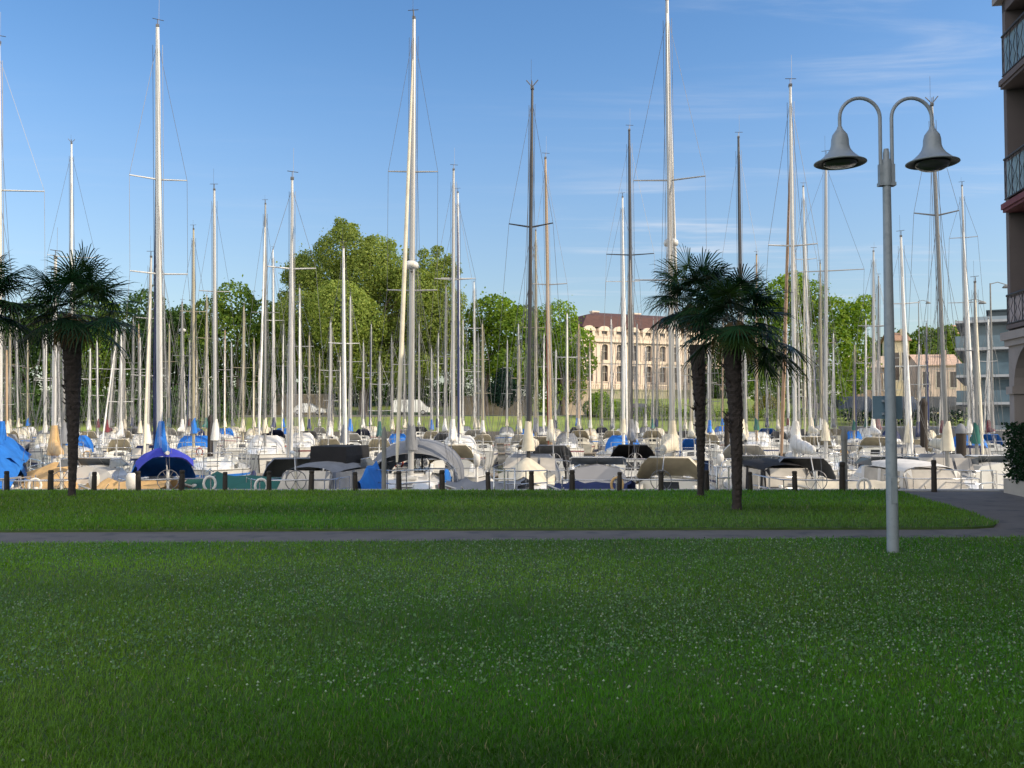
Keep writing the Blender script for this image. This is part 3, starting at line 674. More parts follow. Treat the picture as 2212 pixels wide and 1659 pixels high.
# cars and vans on the far road
def vehicle(px, D, L_, H_, col, label, name='parked_car', van=False, yaw=0.0):
    p = at(px, 890, D); root = empty(name, (p.x, D, 1.80), yaw, label, 'van' if van else 'car', 'vehicles parked on the far road')
    mp_ = pm('car_paint_%d_%d_%d' % tuple(int(v*99) for v in col), col, .3, .05, 2, coat=.5)
    Wd = 1.75 if not van else 1.95; x = L_/2
    if van: P = [(-x,.35),(-x,H_*.6),(-x+.1,H_*.95),(-x+.35,H_),(x-1.3,H_),(x-.55,H_*.58),(x-.05,H_*.5),(x,.35)]
    else: P = [(-x,.32),(-x,H_*.58),(-x+.5,H_*.66),(-x+1.0,H_*.98),(-x+1.4,H_),(x-1.9,H_),(x-1.2,H_*.66),(x-.1,H_*.54),(x,.32)]
    b = MB(); yy = [(-Wd/2,.0),(-Wd/2+.06,.02)]
    def ring(y, k): return [(q[0]*k, y*(1 if q[1] < H_*.7 else .86), q[1]) for q in P]
    b.loft([ring(-Wd/2,.985), ring(-Wd/2+.06,1), ring(Wd/2-.06,1), ring(Wd/2,.985)], True, (True, True), False)
    b.build('body', mp_, root)
    g_ = MB(); lo, hi = H_*.64, H_*.93
    for s_ in (-1, 1):
        y = s_*(Wd/2*.95); y2 = s_*(Wd/2*.875)
        segs = [(-x+.9,-x+1.9),(-x+2.0,x-1.55)] if not van else [(x-2.4,x-1.15)]
        for u, v in segs: g_.add([(u,y,lo),(v,y,lo),(v-.12,y2,hi),(u+.12,y2,hi)], [(0,1,2,3)])
    gl = g_.build('window', m_win, root)
    for u in (-x+.85, x-.85):
        for s_ in (-1, 1):
            wh = MB(); rings = [[(u+r_*math.cos(2*PI*k/14), s_*(Wd/2-.2)+s_*dy, .33+r_*math.sin(2*PI*k/14)) for k in range(14)] for dy, r_ in ((-.05,.28),(-.03,.32),(.17,.32),(.215,.27))]
            wh.loft(rings); w_ = wh.build('wheel', pm('tyre', (.02,.02,.02), .8), root)
            h_ = MB(); h_.loft([[(u+r_*math.cos(2*PI*k/12), s_*(Wd/2+.02+dy), .33+r_*math.sin(2*PI*k/12)) for k in range(12)] for dy, r_ in ((0,.19),(.01,.17))]); h_.build('rim', pm('alloy', (.5,.5,.5), .4, metal=.6), w_)
vehicle(668, 114, 4.2, 1.45, (.75,.75,.73), 'white car parked before the tan wall under the huge olive tree')
vehicle(890, 113.5, 4.6, 1.9, (.74,.74,.72), 'white van with rounded nose behind the tallest centre mast', 'parked_van', True)
vehicle(1385, 114, 4.3, 1.45, (.05,.06,.07), 'black car parked below the mansion terrace')
for px, c_, lab, v in ((1850,(.03,.045,.08),'dark navy van left of the lamp post on the far road',True),(1945,(.04,.06,.11),'navy van directly behind the lamp post on the far road',True),(2035,(.025,.03,.04),'black van right of the lamp post on the far road',True),(1772,(.03,.03,.035),'black car under the bright green tree by the palms',False)):
    vehicle(px, 113.6, 5.2 if v else 4.3, 2.3 if v else 1.45, c_, lab, 'parked_van' if v else 'parked_car', v)

# ---------------------------------------------------------------- boats
m_gel = pm('white_gelcoat', (.74,.73,.69), .28, .05, 1.2, coat=.3, dirt=(.62,.60,.54)); m_gelc = pm('cream_gelcoat', (.70,.65,.53), .3, .05, 1.2, coat=.3, dirt=(.6,.54,.43))
m_gelg = pm('grey_gelcoat', (.42,.42,.45), .32, .06, 1.2, coat=.3); m_gelb = pm('navy_gelcoat', (.02,.035,.09), .25, .1, 1.2, coat=.4)
m_gelgreen = pm('green_gelcoat', (.02,.07,.06), .3, .1, 1.2, coat=.3); m_gelred = pm('red_gelcoat', (.34,.035,.02), .3, .1, 1.2, coat=.3)
HULLS = {'white': m_gel, 'cream': m_gelc, 'grey': m_gelg, 'navy': m_gelb, 'green': m_gelgreen, 'red': m_gelred}
m_deck = pm('deck_grey', (.55,.54,.50), .75, .08, 3, dirt=(.45,.43,.39)); m_teak = pm('teak', (.26,.17,.09), .8, .2, 12, stretch=(8,.5,1))
m_alu = pm('anodised_mast', (.45,.445,.43), .38, .06, 2, metal=.25, stretch=(1,1,.1)); m_aluw = pm('white_mast', (.66,.655,.63), .4, .06, 2); m_alud = pm('dark_mast', (.055,.055,.06), .4, .1, 2, metal=.2)
m_alub = pm('buff_mast', (.42,.30,.19), .45, .12, 2, stretch=(1,1,.1))
MASTS = {'silver': m_alu, 'white': m_aluw, 'dark': m_alud, 'buff': m_alub, 'grey': pm('grey_mast', (.25,.25,.245), .4, .08, 2, metal=.3), 'olive': pm('varnished_mast', (.36,.32,.22), .4, .1, 2, stretch=(1,1,.1))}
m_steel = pm('stainless_rail', (.62,.62,.62), .25, .05, 4, metal=.8); m_wire = pm('rigging_wire', (.16,.16,.165), .5, .1, 4, metal=.4)
m_bwin = pm('boat_window', (.025,.028,.032), .1, .2, 2, spec=.7); m_clear = pm('clear_vinyl', (.46,.43,.38), .2, .25, 2)
CLOTH = {'cream': (.66,.60,.47), 'white': (.72,.70,.66), 'blue': (.015,.16,.55), 'navy': (.02,.03,.10), 'grey': (.20,.21,.23), 'green': (.02,.12,.10), 'red': (.36,.07,.04), 'tan': (.58,.38,.17), 'purple': (.04,.05,.42), 'black': (.012,.012,.015), 'buff': (.45,.30,.20), 'burgundy': (.16,.03,.04)}
def cloth(n): return pm('canvas_'+n, CLOTH[n], .85, .13, 3, bump=.5, bscale=9)
CACHE = {}
def cached(key, name, mat, fn):
    k = (key, name, mat.name)
    if k not in CACHE:
        b = MB(); fn(b); CACHE[k] = b.mesh(name, mat)
    return CACHE[k]
ST = [0,.06,.16,.30,.45,.60,.72,.82,.90,.955,1]
HB = [.70,.80,.91,.99,1,.93,.79,.60,.38,.20,.02]
def sheer(s, fb): return fb*(.98-.10*math.sin(min(1,s*1.3)*PI)*.5+.28*max(0, s-.35)**1.6)
def hull_rings(L_, B_, fb, aft=.57):
    out = []
    for s, h in zip(ST, HB):
        hb = h*B_/2; zs = sheer(s, fb); ring = []
        prof = [(1,zs),(.99,zs*.62),(.94,zs*.25),(.82,-.02),(.5,-.25),(0,-.33)]
        pts = []
        for f, z in prof:
            rk = (1-max(0, z)/zs)*.10*L_*s**5 - (1-max(0,z)/zs)*.05*L_*(1-s)**6*-1
            ff = f if s < .6 else f**(1+2.2*(s-.6))
            pts.append((hb*ff, (s-aft)*L_-rk*(1 if s > .5 else -.6), z))
        out.append([(-x, y, z) for x, y, z in pts]+[(x, y, z) for x, y, z in pts[:-1]][::-1])
    return out
def hull_fn(L_, B_, fb):
    def f(b): b.loft(hull_rings(L_, B_, fb), False, (True, False), True); r = hull_rings(L_, B_, fb)
    return f
def stripe_fn(L_, B_, fb, z0, z1, off=.006):
    def f(b):
        for s_ in (-1, 1):
            rings = []
            for s, h in zip(ST, HB):
                zs = sheer(s, fb); hb = h*B_/2+off
                rk = lambda q: (1-q)*.10*L_*s**5
                rings.append([(s_*hb*.995, (s-.57)*L_-rk(z1)*(s > .5), zs*z1),(s_*hb*.992, (s-.57)*L_-rk(z0)*(s > .5), zs*z0)])
            b.loft(rings, False, (False, False), True)
    return f
def deck_fn(L_, B_, fb):
    def f(b):
        b.loft([[(-h*B_/2*.985,(s-.57)*L_,sheer(s,fb)+.012),(0,(s-.57)*L_,sheer(s,fb)+.05*h+.012),(h*B_/2*.985,(s-.57)*L_,sheer(s,fb)+.012)] for s, h in zip(ST, HB)], False, (False, False), True)
        for s_ in (-1, 1): b.tube([(s_*h*B_/2*.97,(s-.57)*L_,sheer(s,fb)+.035) for s, h in zip(ST, HB)], .022, 4)
    return f
def cab_ring(y, w_, z0, h): return [(-w_,y,z0),(-w_*.93,y,z0+h*.72),(-w_*.72,y,z0+h*.96),(0,y,z0+h*1.08),(w_*.72,y,z0+h*.96),(w_*.93,y,z0+h*.72),(w_,y,z0)]
def cabin_fn(L_, B_, fb, hc):
    def f(b):
        z = fb*.93
        b.loft([cab_ring(-.15*L_,.33*B_,z,hc+.03), cab_ring(.02*L_,.33*B_,z,hc), cab_ring(.10*L_,.30*B_,z,hc*.93), cab_ring(.18*L_,.24*B_,z,hc*.66), cab_ring(.27*L_,.13*B_,z,hc*.30)], False, (True, True), False)
        b.box((0,.185*L_,z+hc*.72),(.45,.45,.05)); b.box((0,-.04*L_,z+hc*1.1),(.6,.55,.05))
    return f
def cabwin_fn(L_, B_, fb, hc, s_, panes):
    def f(b):
        z = fb*.93
        P = ((-.13*L_,-.045*L_,.33,.33),(-.03*L_,.035*L_,.33,.328),(.05*L_,.11*L_,.322,.292))
        for y0, y1, w0, w1 in ((P[panes],) if panes is not None else ((-.13*L_,.02*L_,.33,.33),)):
            k = lambda w_, t: s_*(w_*B_*(1-.07*t/.72)+.006)
            b.add([(k(w0,.25),y0,z+hc*.25),(k(w1,.25),y1,z+hc*.25),(k(w1,.62),y1-.02,z+hc*.62),(k(w0,.62),y0+.02,z+hc*.62)], [(0,1,2,3)])
    return f
def door_fn(L_, B_, fb, hc):
    def f(b): z = fb*.93; b.add([(-.28,-.15*L_-.006,z+.02),(.28,-.15*L_-.006,z+.02),(.24,-.15*L_-.006,z+hc*.9),(-.24,-.15*L_-.006,z+hc*.9)], [(0,1,2,3)])
    return f
def hatch_fn(L_, B_, fb, hc):
    def f(b): b.box((0,.185*L_,fb*.93+hc*.72+.028),(.38,.38,.012))
    return f
def cockpit_fn(L_, B_, fb):
    def f(b):
        z = fb*.93
        for s_ in (-1, 1):
            b.loft([[(s_*.33*B_,-.152*L_,z),(s_*.24*B_,-.152*L_,z),(s_*.25*B_,-.152*L_,z+.34),(s_*.31*B_,-.152*L_,z+.34)],[(s_*.31*B_,-.50*L_,z),(s_*.22*B_,-.50*L_,z),(s_*.23*B_,-.50*L_,z+.22),(s_*.29*B_,-.50*L_,z+.22)]], True, (True, True), False)
        b.box((0,-.50*L_,z+.13),(.44*B_,.10,.26))
        b.tube([(0,-.42*L_,z),(0,-.42*L_,z+.8)], .035, 6)
        for k in (-1, 1): b.lathe([(.06,0),(.05,.05),(.06,.10),(.03,.12)], (k*.27*B_,-.30*L_,z+.28), 8)
    return f
def wheel_fn(L_, B_, fb):
    def f(b):
        z = fb*.93
        b.tube([(.24*math.cos(a*PI/8),-.42*L_-.06,z+.58+.24*math.sin(a*PI/8)) for a in range(17)], .011, 4)
        for k in range(3): b.tube([(.24*math.cos(k*PI/3),-.42*L_-.06,z+.58+.24*math.sin(k*PI/3)),(-.24*math.cos(k*PI/3),-.42*L_-.06,z+.58-.24*math.sin(k*PI/3))], .007, 4)
    return f
def rails_fn(L_, B_, fb, which):
    def f(b):
        def E(s): 
            h = np.interp(s, ST, HB); return h*B_/2*.95, (s-.57)*L_, sheer(s, fb)
        if which == 'pulpit':
            for zz_ in (.32, .62):
                pts = []
                for s in (.84,.90,.96): x, y, z = E(s); pts.append((x,y+.05,z+zz_))
                x, y, z = E(1.0); pts += [(.12,y+.06,z+zz_),(-.12,y+.06,z+zz_)]
                for s in (.96,.90,.84): x, y, z = E(s); pts.append((-x,y+.05,z+zz_))
                b.tube(pts, .016, 5)
            for s in (.84,.96):
                x, y, z = E(s)
                for k in (-1, 1): b.tube([(k*x,y,z),(k*x,y+.05,z+.62)], .015, 5)
        elif which == 'pushpit':
            for zz_ in (.32, .62):
                pts = [(E(.14)[0],E(.14)[1],E(.14)[2]+zz_),(E(.03)[0],E(.01)[1],E(.02)[2]+zz_),(.25,E(0)[1],E(0)[2]+zz_),(-.25,E(0)[1],E(0)[2]+zz_),(-E(.03)[0],E(.01)[1],E(.02)[2]+zz_),(-E(.14)[0],E(.14)[1],E(.14)[2]+zz_)]
                b.tube(pts, .016, 5)
            for s in (.14,.015):
                x, y, z = E(s)
                for k in (-1, 1): b.tube([(k*x,y,z),(k*x,y,z+.62)], .015, 5)
        else:
            ss = [.14,.30,.45,.60,.72,.84]
            for k in (-1, 1):
                for s in ss[1:-1]:
                    x, y, z = E(s); b.tube([(k*x,y,z),(k*x,y,z+.60)], .012, 4)
                for zz_ in (.32,.60): b.tube([(k*E(s)[0],E(s)[1],E(s)[2]+zz_) for s in ss], .005, 3)
    return f
def sprayhood_fn(L_, B_, fb, hc):
    def f(b):
        z = fb*.93+.15; w_ = .33*B_
        def arch(y, h, wk): return [(w_*wk*math.cos(a*PI/10), y-.12*math.sin(a*PI/10)*(h > .6), z+h*min(1, 1.25*math.sin(a*PI/10))**.8) for a in range(11)]
        b.loft([arch(-.17*L_,.86,1.0), arch(-.11*L_,.88,1.0), arch(-.03*L_,hc-.1,.9)], False, (False, False), True)
    return f
def hoodwin_fn(L_, B_, fb, hc):
    def f(b):
        z = fb*.93+.15; w_ = .33*B_
        for k in (-1, 0, 1):
            x0, x1 = k*.32*w_*1.9-.26*w_, k*.32*w_*1.9+.26*w_; ya, yb = -.045*L_, -.095*L_
            b.add([(x0,ya+.02,z+hc-.02+.03),(x1,ya+.02,z+hc-.02+.03),(x1*.95,yb+.03,z+.78),(x0*.95,yb+.03,z+.78)], [(0,1,2,3)])
    return f
def cover_rings(L_, zb, r0, r1, y0, y1, rr, lump=.12):
    rings = []; K = 14
    for k in range(K+1):
        t = k/K; y = y0+(y1-y0)*t; r = r0+(r1-r0)*t
        r *= 1+lump*rr.uniform(-1, 1); up = 1.25 if t < .12 else 1.0
        if k == K: r *= .5
        rings.append([(r*.72*math.cos(a)*(1+.1*rr.uniform(-1,1)), y, zb+.02+r*up*(.35+math.sin(a)*(1.15 if math.sin(a) > 0 else .75))) for a in [2*PI*i/10 for i in range(10)]])
    return rings
ZONES = [(70,'at the left edge'),(310,'behind the left palm'),(600,'left of the big olive tree'),(1010,'before the big olive tree'),(1262,'before the round green trees'),(1385,'before the pink mansion'),(1640,'behind the paired palms'),(1862,'before the tree beside the lamp'),(1960,'behind the lamp post'),(9999,'between the lamp and right building')]
def zone(px):
    for m_, n_ in ZONES:
        if px < m_: return n_
BOATS = []
def sailboat(px, D, top_py, L_, bow=-1, yaw=0.0, hull='white', cover='cream', jib='white', mast='silver', hood='navy', px_top=None, spread=(.62,), detail=2,
             label=None, B_=None, dia=None, radar=None, stripe='navy', spw=.95, extra=None, row=0, boom=True, vee=False):
    p = at(px, 900, D); B_ = B_ or (.30*L_+.10); fb = .62+.045*L_
    yw = yaw-math.atan2(p.x, D)*.85+(PI if bow < 0 else 0)
    name = 'sailboat'
    root = empty(name, (p.x, D, WL), yw, label, 'sailboat', 'sailboats moored in the basin')
    root['row'] = row
    BOATS.append(dict(o=root, px=px, D=D, row=row, hull=hull, cover=cover if boom else None, mast=mast, label=label, top=top_py, jib=jib, hood=hood))
    Lk = round(L_*4)/4; Bk = round(B_*10)/10; fb = .62+.045*Lk; key = (Lk, Bk); L_, B_ = Lk, Bk; hc = .30+.016*L_
    h_ = link('hull', cached(key, 'hull', HULLS[hull], hull_fn(L_,B_,fb)), root)
    link('stripe', cached(key, 'stripe', cloth(stripe), stripe_fn(L_,B_,fb,.80,.88)), h_)
    link('waterline', cached(key, 'waterline', cloth('navy' if stripe != 'red' else 'red'), stripe_fn(L_,B_,fb,.04,.14)), h_)
    link('deck', cached(key, 'deck', m_deck, deck_fn(L_,B_,fb)), root)
    cb_ = link('cabin', cached(key, 'cabin', m_gel if hull != 'cream' else m_gelc, cabin_fn(L_,B_,fb,hc)), root)
    for s_ in (-1, 1):
        for pn in ((0, 1, 2) if detail > 1 else (None,)): link('cabin_window', cached((key, s_, pn), 'cabin_window', m_bwin, cabwin_fn(L_,B_,fb,hc,s_,pn)), cb_)
    link('companionway_door', cached(key, 'companionway_door', m_bwin, door_fn(L_,B_,fb,hc)), cb_)
    if detail > 1: link('hatch', cached(key, 'hatch', m_bwin, hatch_fn(L_,B_,fb,hc)), cb_)
    ck_ = link('cockpit', cached(key, 'cockpit', m_gelc if hull == 'cream' else m_gel, cockpit_fn(L_,B_,fb)), root)
    if detail > 1: link('steering_wheel', cached(key, 'steering_wheel', m_wire, wheel_fn(L_,B_,fb)), ck_)
    if hood:
        s_ = link('sprayhood', cached(key, 'sprayhood', cloth(hood), sprayhood_fn(L_,B_,fb,hc)), root)
        if detail > 1: link('hood_window', cached(key, 'hood_window', m_clear, hoodwin_fn(L_,B_,fb,hc)), s_)
    if detail > 0:
        link('pulpit', cached(key, 'pulpit', m_steel, rails_fn(L_,B_,fb,'pulpit')), root)
        link('pushpit', cached(key, 'pushpit', m_steel, rails_fn(L_,B_,fb,'pushpit')), root)
        if detail > 1: link('guard_rail', cached(key, 'guard_rail', m_steel, rails_fn(L_,B_,fb,'guard')), root)
    # mast, in local coordinates (foot at the root's x, y)
    zf = fb*.93+hc*1.0; tp = at(px_top if px_top is not None else px, top_py, D)
    ztop = tp.z-WL; dxl = (tp.x-p.x)*(1 if bow > 0 else -1); dyl = 0
    def mp_(t): return Vector((dxl*t, -.012*(ztop-zf)*t*t, zf+(ztop-zf)*t))
    d0 = (dia or (.075+.0042*(ztop-zf)))*(.76 if D < 26 else .88); 
    b = MB(); b.tube([mp_(t) for t in (0,.25,.5,.75,.9,1)], [d0*.62,d0*.62,d0*.6,d0*.56,d0*.48,d0*.36], 10)
    b.tube([mp_(t)+Vector((0,-d0*.68,0)) for t in (.12,.25,.5,.75,.9,.97)], .012, 4)
    ms = b.build('mast', MASTS[mast], root)
    sp_tips = []
    for t in spread:
        q = mp_(t); wd = spw*(1.0 if t < .7 else .8)*min(1, L_/9)
        b = MB()
        up = .12 if vee else .03
        for k in (-1, 1):
            e = q+Vector((k*wd, -.12*wd, up)); b.tube([q, e], [.026,.018], 5); sp_tips.append((k, t, e))
        b.build('spreader', MASTS[mast if mast != 'buff' else 'silver'], ms)
    # wind vane and aerial at the masthead
    b = MB(); q = mp_(1)
    b.tube([q, q+Vector((0,.05,.22))], .010, 4); b.tube([q+Vector((0,0,.0)), q+Vector((0,.22,.02)), q+Vector((.0,.30,.16))], .009, 4)
    if vee: b.tube([q+Vector((0,.05,.05)), q+Vector((-.16,.0,.26))], .014, 4); b.tube([q+Vector((0,.05,.05)), q+Vector((.16,.0,.26))], .014, 4)
    else: b.tube([q+Vector((-.13,.05,.24)), q+Vector((.16,.05,.22))], .010, 4)
    b.tube([q+Vector((.03,-.04,0)), q+Vector((.03,-.04,.85 if detail > 1 else .5))], .005, 3)
    b.box(q+Vector((0,0,.03)), (.09,.12,.06))
    b.build('wind_vane', m_wire, ms)
    if radar:
        t = (at(px, radar, D).z-WL-zf)/(ztop-zf); q = mp_(t)+Vector((0,.26,0))
        b = MB(); b.lathe([(.08,-.09),(.18,-.07),(.205,0),(.19,.07),(.11,.12),(.01,.14)], q, 16); rd = b.build('radar_dome', m_gel, ms)
        b = MB(); b.box(q+Vector((0,-.13,-.12)), (.08,.3,.04)); b.build('bracket', m_alu, rd)
    # standing rigging
    wr = .006 if D < 40 else (.009 if D < 60 else .012)
    b = MB(); q1 = mp_(.97); cy_ = -.03*L_; zc_ = fb
    for k in (-1, 1):
        ch_ = Vector((k*B_*.46, cy_, zc_)); tips = [e for kk, t, e in sp_tips if kk == k]
        if tips: b.tube([ch_]+sorted(tips, key=lambda e: e.z)+[q1], wr, 3); b.tube([ch_+Vector((0,.15,0)), mp_(spread[0]-.02)], wr, 3)
        else: b.tube([ch_, q1], wr, 3)
    b.tube([(0,-.565*L_,fb+.05), q1], wr, 3)
    bowp = Vector((0,.42*L_,sheer(1,fb)+.05)); q2 = mp_(.97 if rnd.random() < .6 else .88)
    b.tube([bowp, q2], wr, 3); b.tube([mp_(.95)+Vector((.05,.1,0)), mp_(.03)+Vector((.12,.12,0))], wr*.9, 3)
    if boom:
        zb_ = zf+.72
        for k in (-1, 1):
            q3 = mp_(.62)
            for f_ in (.14, .24, .33): b.tube([q3, (k*.12, -f_*L_, zb_+.02)], wr*.7, 3)
            b.tube([mp_(.5), (k*B_*.45, -.10*L_, zc_)], wr*.8, 3); b.tube([mp_(.5), (k*B_*.44, .06*L_, zc_)], wr*.8, 3)
    for sx_ in (-1, 1): b.tube([mp_(t)+Vector((sx_*d0*.95, -sx_*d0*.35, 0)) for t in (.06,.25,.5,.75,.9,.96)], wr*1.3, 3)
    b.build('rigging', m_wire, root)
    rr = random.Random(int(px*13+D))
    if jib:
        b = MB(); u0, u1 = bowp.lerp(q2, .06), bowp.lerp(q2, .93); jr = .034+.0018*L_
        b.tube([u0.lerp(u1, t) for t in (0,.03,.2,.45,.7,.9,1)], [jr*.5,jr*.9,jr*1.15,jr*1.05,jr*.85,jr*.6,jr*.3], 8)
        b.lathe([(.08,0),(.09,.06),(.08,.14)], bowp+Vector((0,-.03,.02)), 10)
        b.build('furled_jib', cloth(jib), root)
    if boom:
        zb = zf+.72; y1 = -.40*L_
        b = MB(); b.tube([(0,-.08,zb),(0,y1,zb+.06)], .05, 8); b.tube([(0,y1,zb+.06), mp_(.96)], wr*.7, 3); b.tube([(0,y1*.8,zb),(0,-.42*L_,fb+.4)], .012, 4)
        bo = b.build('boom', MASTS['silver' if mast == 'buff' else mast], root)
        if cover:
            b = MB(); b.loft(cover_rings(L_, zb+.05, .20, .10, -.04, y1*.97, rr))
            b.loft([[(.13*k*math.cos(a),-.03+.15*k*math.sin(a),zb+z) for a in [2*PI*i/8 for i in range(8)]] for z, k in ((.0,1.4),(.25,1.2),(.55,.85),(.8,.6))])
            b.build('sail_cover', cloth(cover), bo)
    if detail > 1:
        for k in (-1, 1):
            for s in (.3, .52):
                h = float(np.interp(s, ST, HB)); 
                f_ = MB(); f_.lathe([(.01,.0),(.07,.03),(.095,.12),(.095,.38),(.07,.48),(.02,.52)], (k*(h*B_/2+.1),(s-.57)*L_,.28), 8); f_.tube([(k*(h*B_/2+.06),(s-.57)*L_,.8),(k*(h*B_/2-.05),(s-.57)*L_,fb+.1)], .006, 3)
                f_.build('fender', cloth('white' if k > 0 else 'navy'), root)
        lb_ = MB(); c_ = rr.choice(['white','tan','red']); ysg = -.50*L_; xs_ = .33*B_*rr.choice((-1,1))
        lb_.tube([(xs_+.13*math.sin(a), -.565*L_-.03, fb+.48-.16*math.cos(a)) for a in [R(35+i*29) for i in range(11)]], .032, 6); lb_.build('lifebuoy', cloth(c_), root)
        if rr.random() < .5:
            o_ = MB(); xo = -xs_; o_.loft([[(xo-.09*k,-.575*L_-.06-.12*k,fb+z_),(xo+.09*k,-.575*L_-.06-.12*k,fb+z_),(xo+.09*k,-.575*L_+.06,fb+z_),(xo-.09*k,-.575*L_+.06,fb+z_)] for z_, k in ((.38,.8),(.5,1.2),(.68,1.2),(.76,.8))]); o_.tube([(xo,-.575*L_-.02,fb+.4),(xo,-.575*L_-.06,fb-.25)], .045, 6); o_.build('outboard', cloth(rr.choice(['black','white','grey'])), root)
        if row == 1:
            ml_ = MB(); e_ = .43*L_ if bow < 0 else -.57*L_; g_ = e_+(.75 if bow < 0 else -.75)
            for k in (-1, 1): ml_ = MB(); ml_.tube([(k*(.12 if bow < 0 else .34)*B_, e_*.96, fb+.05), (k*.40*B_, (e_+g_)/2, 1.12), (k*.46*B_, g_, 1.40)], .012, 5); ml_.build('mooring_line', cloth('cream'), root)
        an = MB(); an.tube([(0,.36*L_,sheer(.95,fb)+.08),(0,.44*L_,sheer(1,fb)+.1)], .025, 5); an.tube([(-.12,.43*L_,sheer(1,fb)-.02),(0,.45*L_,sheer(1,fb)+.08),(.12,.43*L_,sheer(1,fb)-.02)], .02, 4); an.build('anchor', m_steel, root)
        sc = MB(); sc.box((.0,.10*L_,zf+.02),(.5,.36,.07)); sc.box((.22*B_,.02*L_,zf+.03),(.22,.3,.1)); sc.lathe([(.05,0),(.045,.10),(.09,.17),(.07,.2)], (-.2*B_,.06*L_,zf-.05), 8); sc.build('deck_vent', m_gel, root)
    if extra: extra(root, L_, B_, fb, zf)
    return root

def tent(root, mat, pts_ridge, half, drop, name='tarpaulin', seed=1, flat=False, sag=.06):
    """cloth thrown over a ridge: pts_ridge list of (y, z); hangs half to each side and drops"""
    rr = random.Random(seed); b = MB(); rings = []
    n = len(pts_ridge); K = 5
    P = []
    for k in range((n-1)*K+1):
        i, t = min(k//K, n-2), (k/K)-min(k//K, n-2)
        y = pts_ridge[i][0]*(1-t)+pts_ridge[i+1][0]*t; z = pts_ridge[i][1]*(1-t)+pts_ridge[i+1][1]*t - sag*math.sin(t*PI)
        ring = []
        for a in range(-6, 7):
            u = a/6; fold = .022*math.sin(k*1.7+a*.9)+rr.uniform(-.012,.012)
            ring.append((u*half+fold*.5, y+.04*math.sin(a*2.1), z-drop*abs(u)**(1.15 if not flat else 2.6)+fold))
        rings.append(ring)
    b.loft(rings, False, (False, False), True)
    return b.build(name, mat, root)

# --- the row at the quay, one by one
def ex_blue(root, L_, B_, fb, zf):
    tent(root, cloth('blue'), [(.02*L_,zf+1.15),(-.14*L_,zf+.95),(-.30*L_,zf+.55),(-.42*L_,zf+.35)], .72, .52, 'tarpaulin', 5)
def ex_tan(root, L_, B_, fb, zf):
    tent(root, cloth('tan'), [(-.05*L_,zf+.55),(-.22*L_,zf+.30),(-.42*L_,zf+.05)], .8, .35, 'awning', 6)
def ex_bluehood(root, L_, B_, fb, zf):
    tent(root, cloth('purple'), [(-.12*L_,zf+.80),(-.26*L_,zf+.86),(-.38*L_,zf+.70)], .66, .34, 'cockpit_tent', 7, True)
def ex_arch(root, L_, B_, fb, zf):
    b = MB(); z = fb-.02
    def arch(y, h, wk, k0=0): return [(B_*.52*wk*math.cos(a*PI/14), y, z+.15+h*math.sin(a*PI/14)**.75) for a in range(15)]
    b.loft([arch(-.06*L_,.85,.85), arch(-.12*L_,1.15,.95), arch(-.3*L_,1.2,1.0), arch(-.46*L_,.95,.95), arch(-.56*L_,.5,.8)], False, (False, False), True); b.build('cockpit_tent', cloth('grey'), root)
    for y, h in ((-.07*L_,.87),(-.12*L_,1.13),(-.46*L_,.93)):
        b = MB(); b.tube([(q[0]*.98, q[1], q[2]-.02) for q in arch(y, h, .94)], .018, 5); b.build('tent_hoop', m_steel, root)
    for sx_ in (-1, 1):
        b = MB(); b.loft([[(sx_*B_*.36+k*.13*math.cos(a), -.03*L_+k*.3*math.sin(a), fb+z_) for a in [2*PI*q/8 for q in range(8)]] for z_, k in ((.02,1),(.3,1.08),(.46,.8),(.55,.35))]); b.build('covered_locker', cloth('blue'), root)
def ex_bimini(c):
    def f(root, L_, B_, fb, zf):
        b = MB(); z = zf+1.15
        b.loft([[(-.40*B_,y,zz_-.06),(-.2*B_,y,zz_),(.2*B_,y,zz_),(.40*B_,y,zz_-.06),(.40*B_,y,zz_-.10),(.2*B_,y,zz_-.05),(-.2*B_,y,zz_-.05),(-.40*B_,y,zz_-.10)] for y, zz_ in ((-.26*L_,z),(-.38*L_,z+.04),(-.52*L_,z-.02))], True, (True, True), False)
        bi = b.build('bimini', cloth(c), root); b = MB()
        for k in (-1, 1):
            for y in (-.27*L_,-.51*L_): b.tube([(k*.39*B_,y,z-.09),(k*.36*B_,-.42*L_,fb+.1)], .014, 5)
        b.build('bimini_frame', m_steel, bi)
    return f
def ex_creamtarp(root, L_, B_, fb, zf):
    tent(root, cloth('cream'), [(.16*L_,zf+.1),(.05*L_,zf+.55),(-.02*L_,zf+.2)], .75, .45, 'bundled_sail', 9)
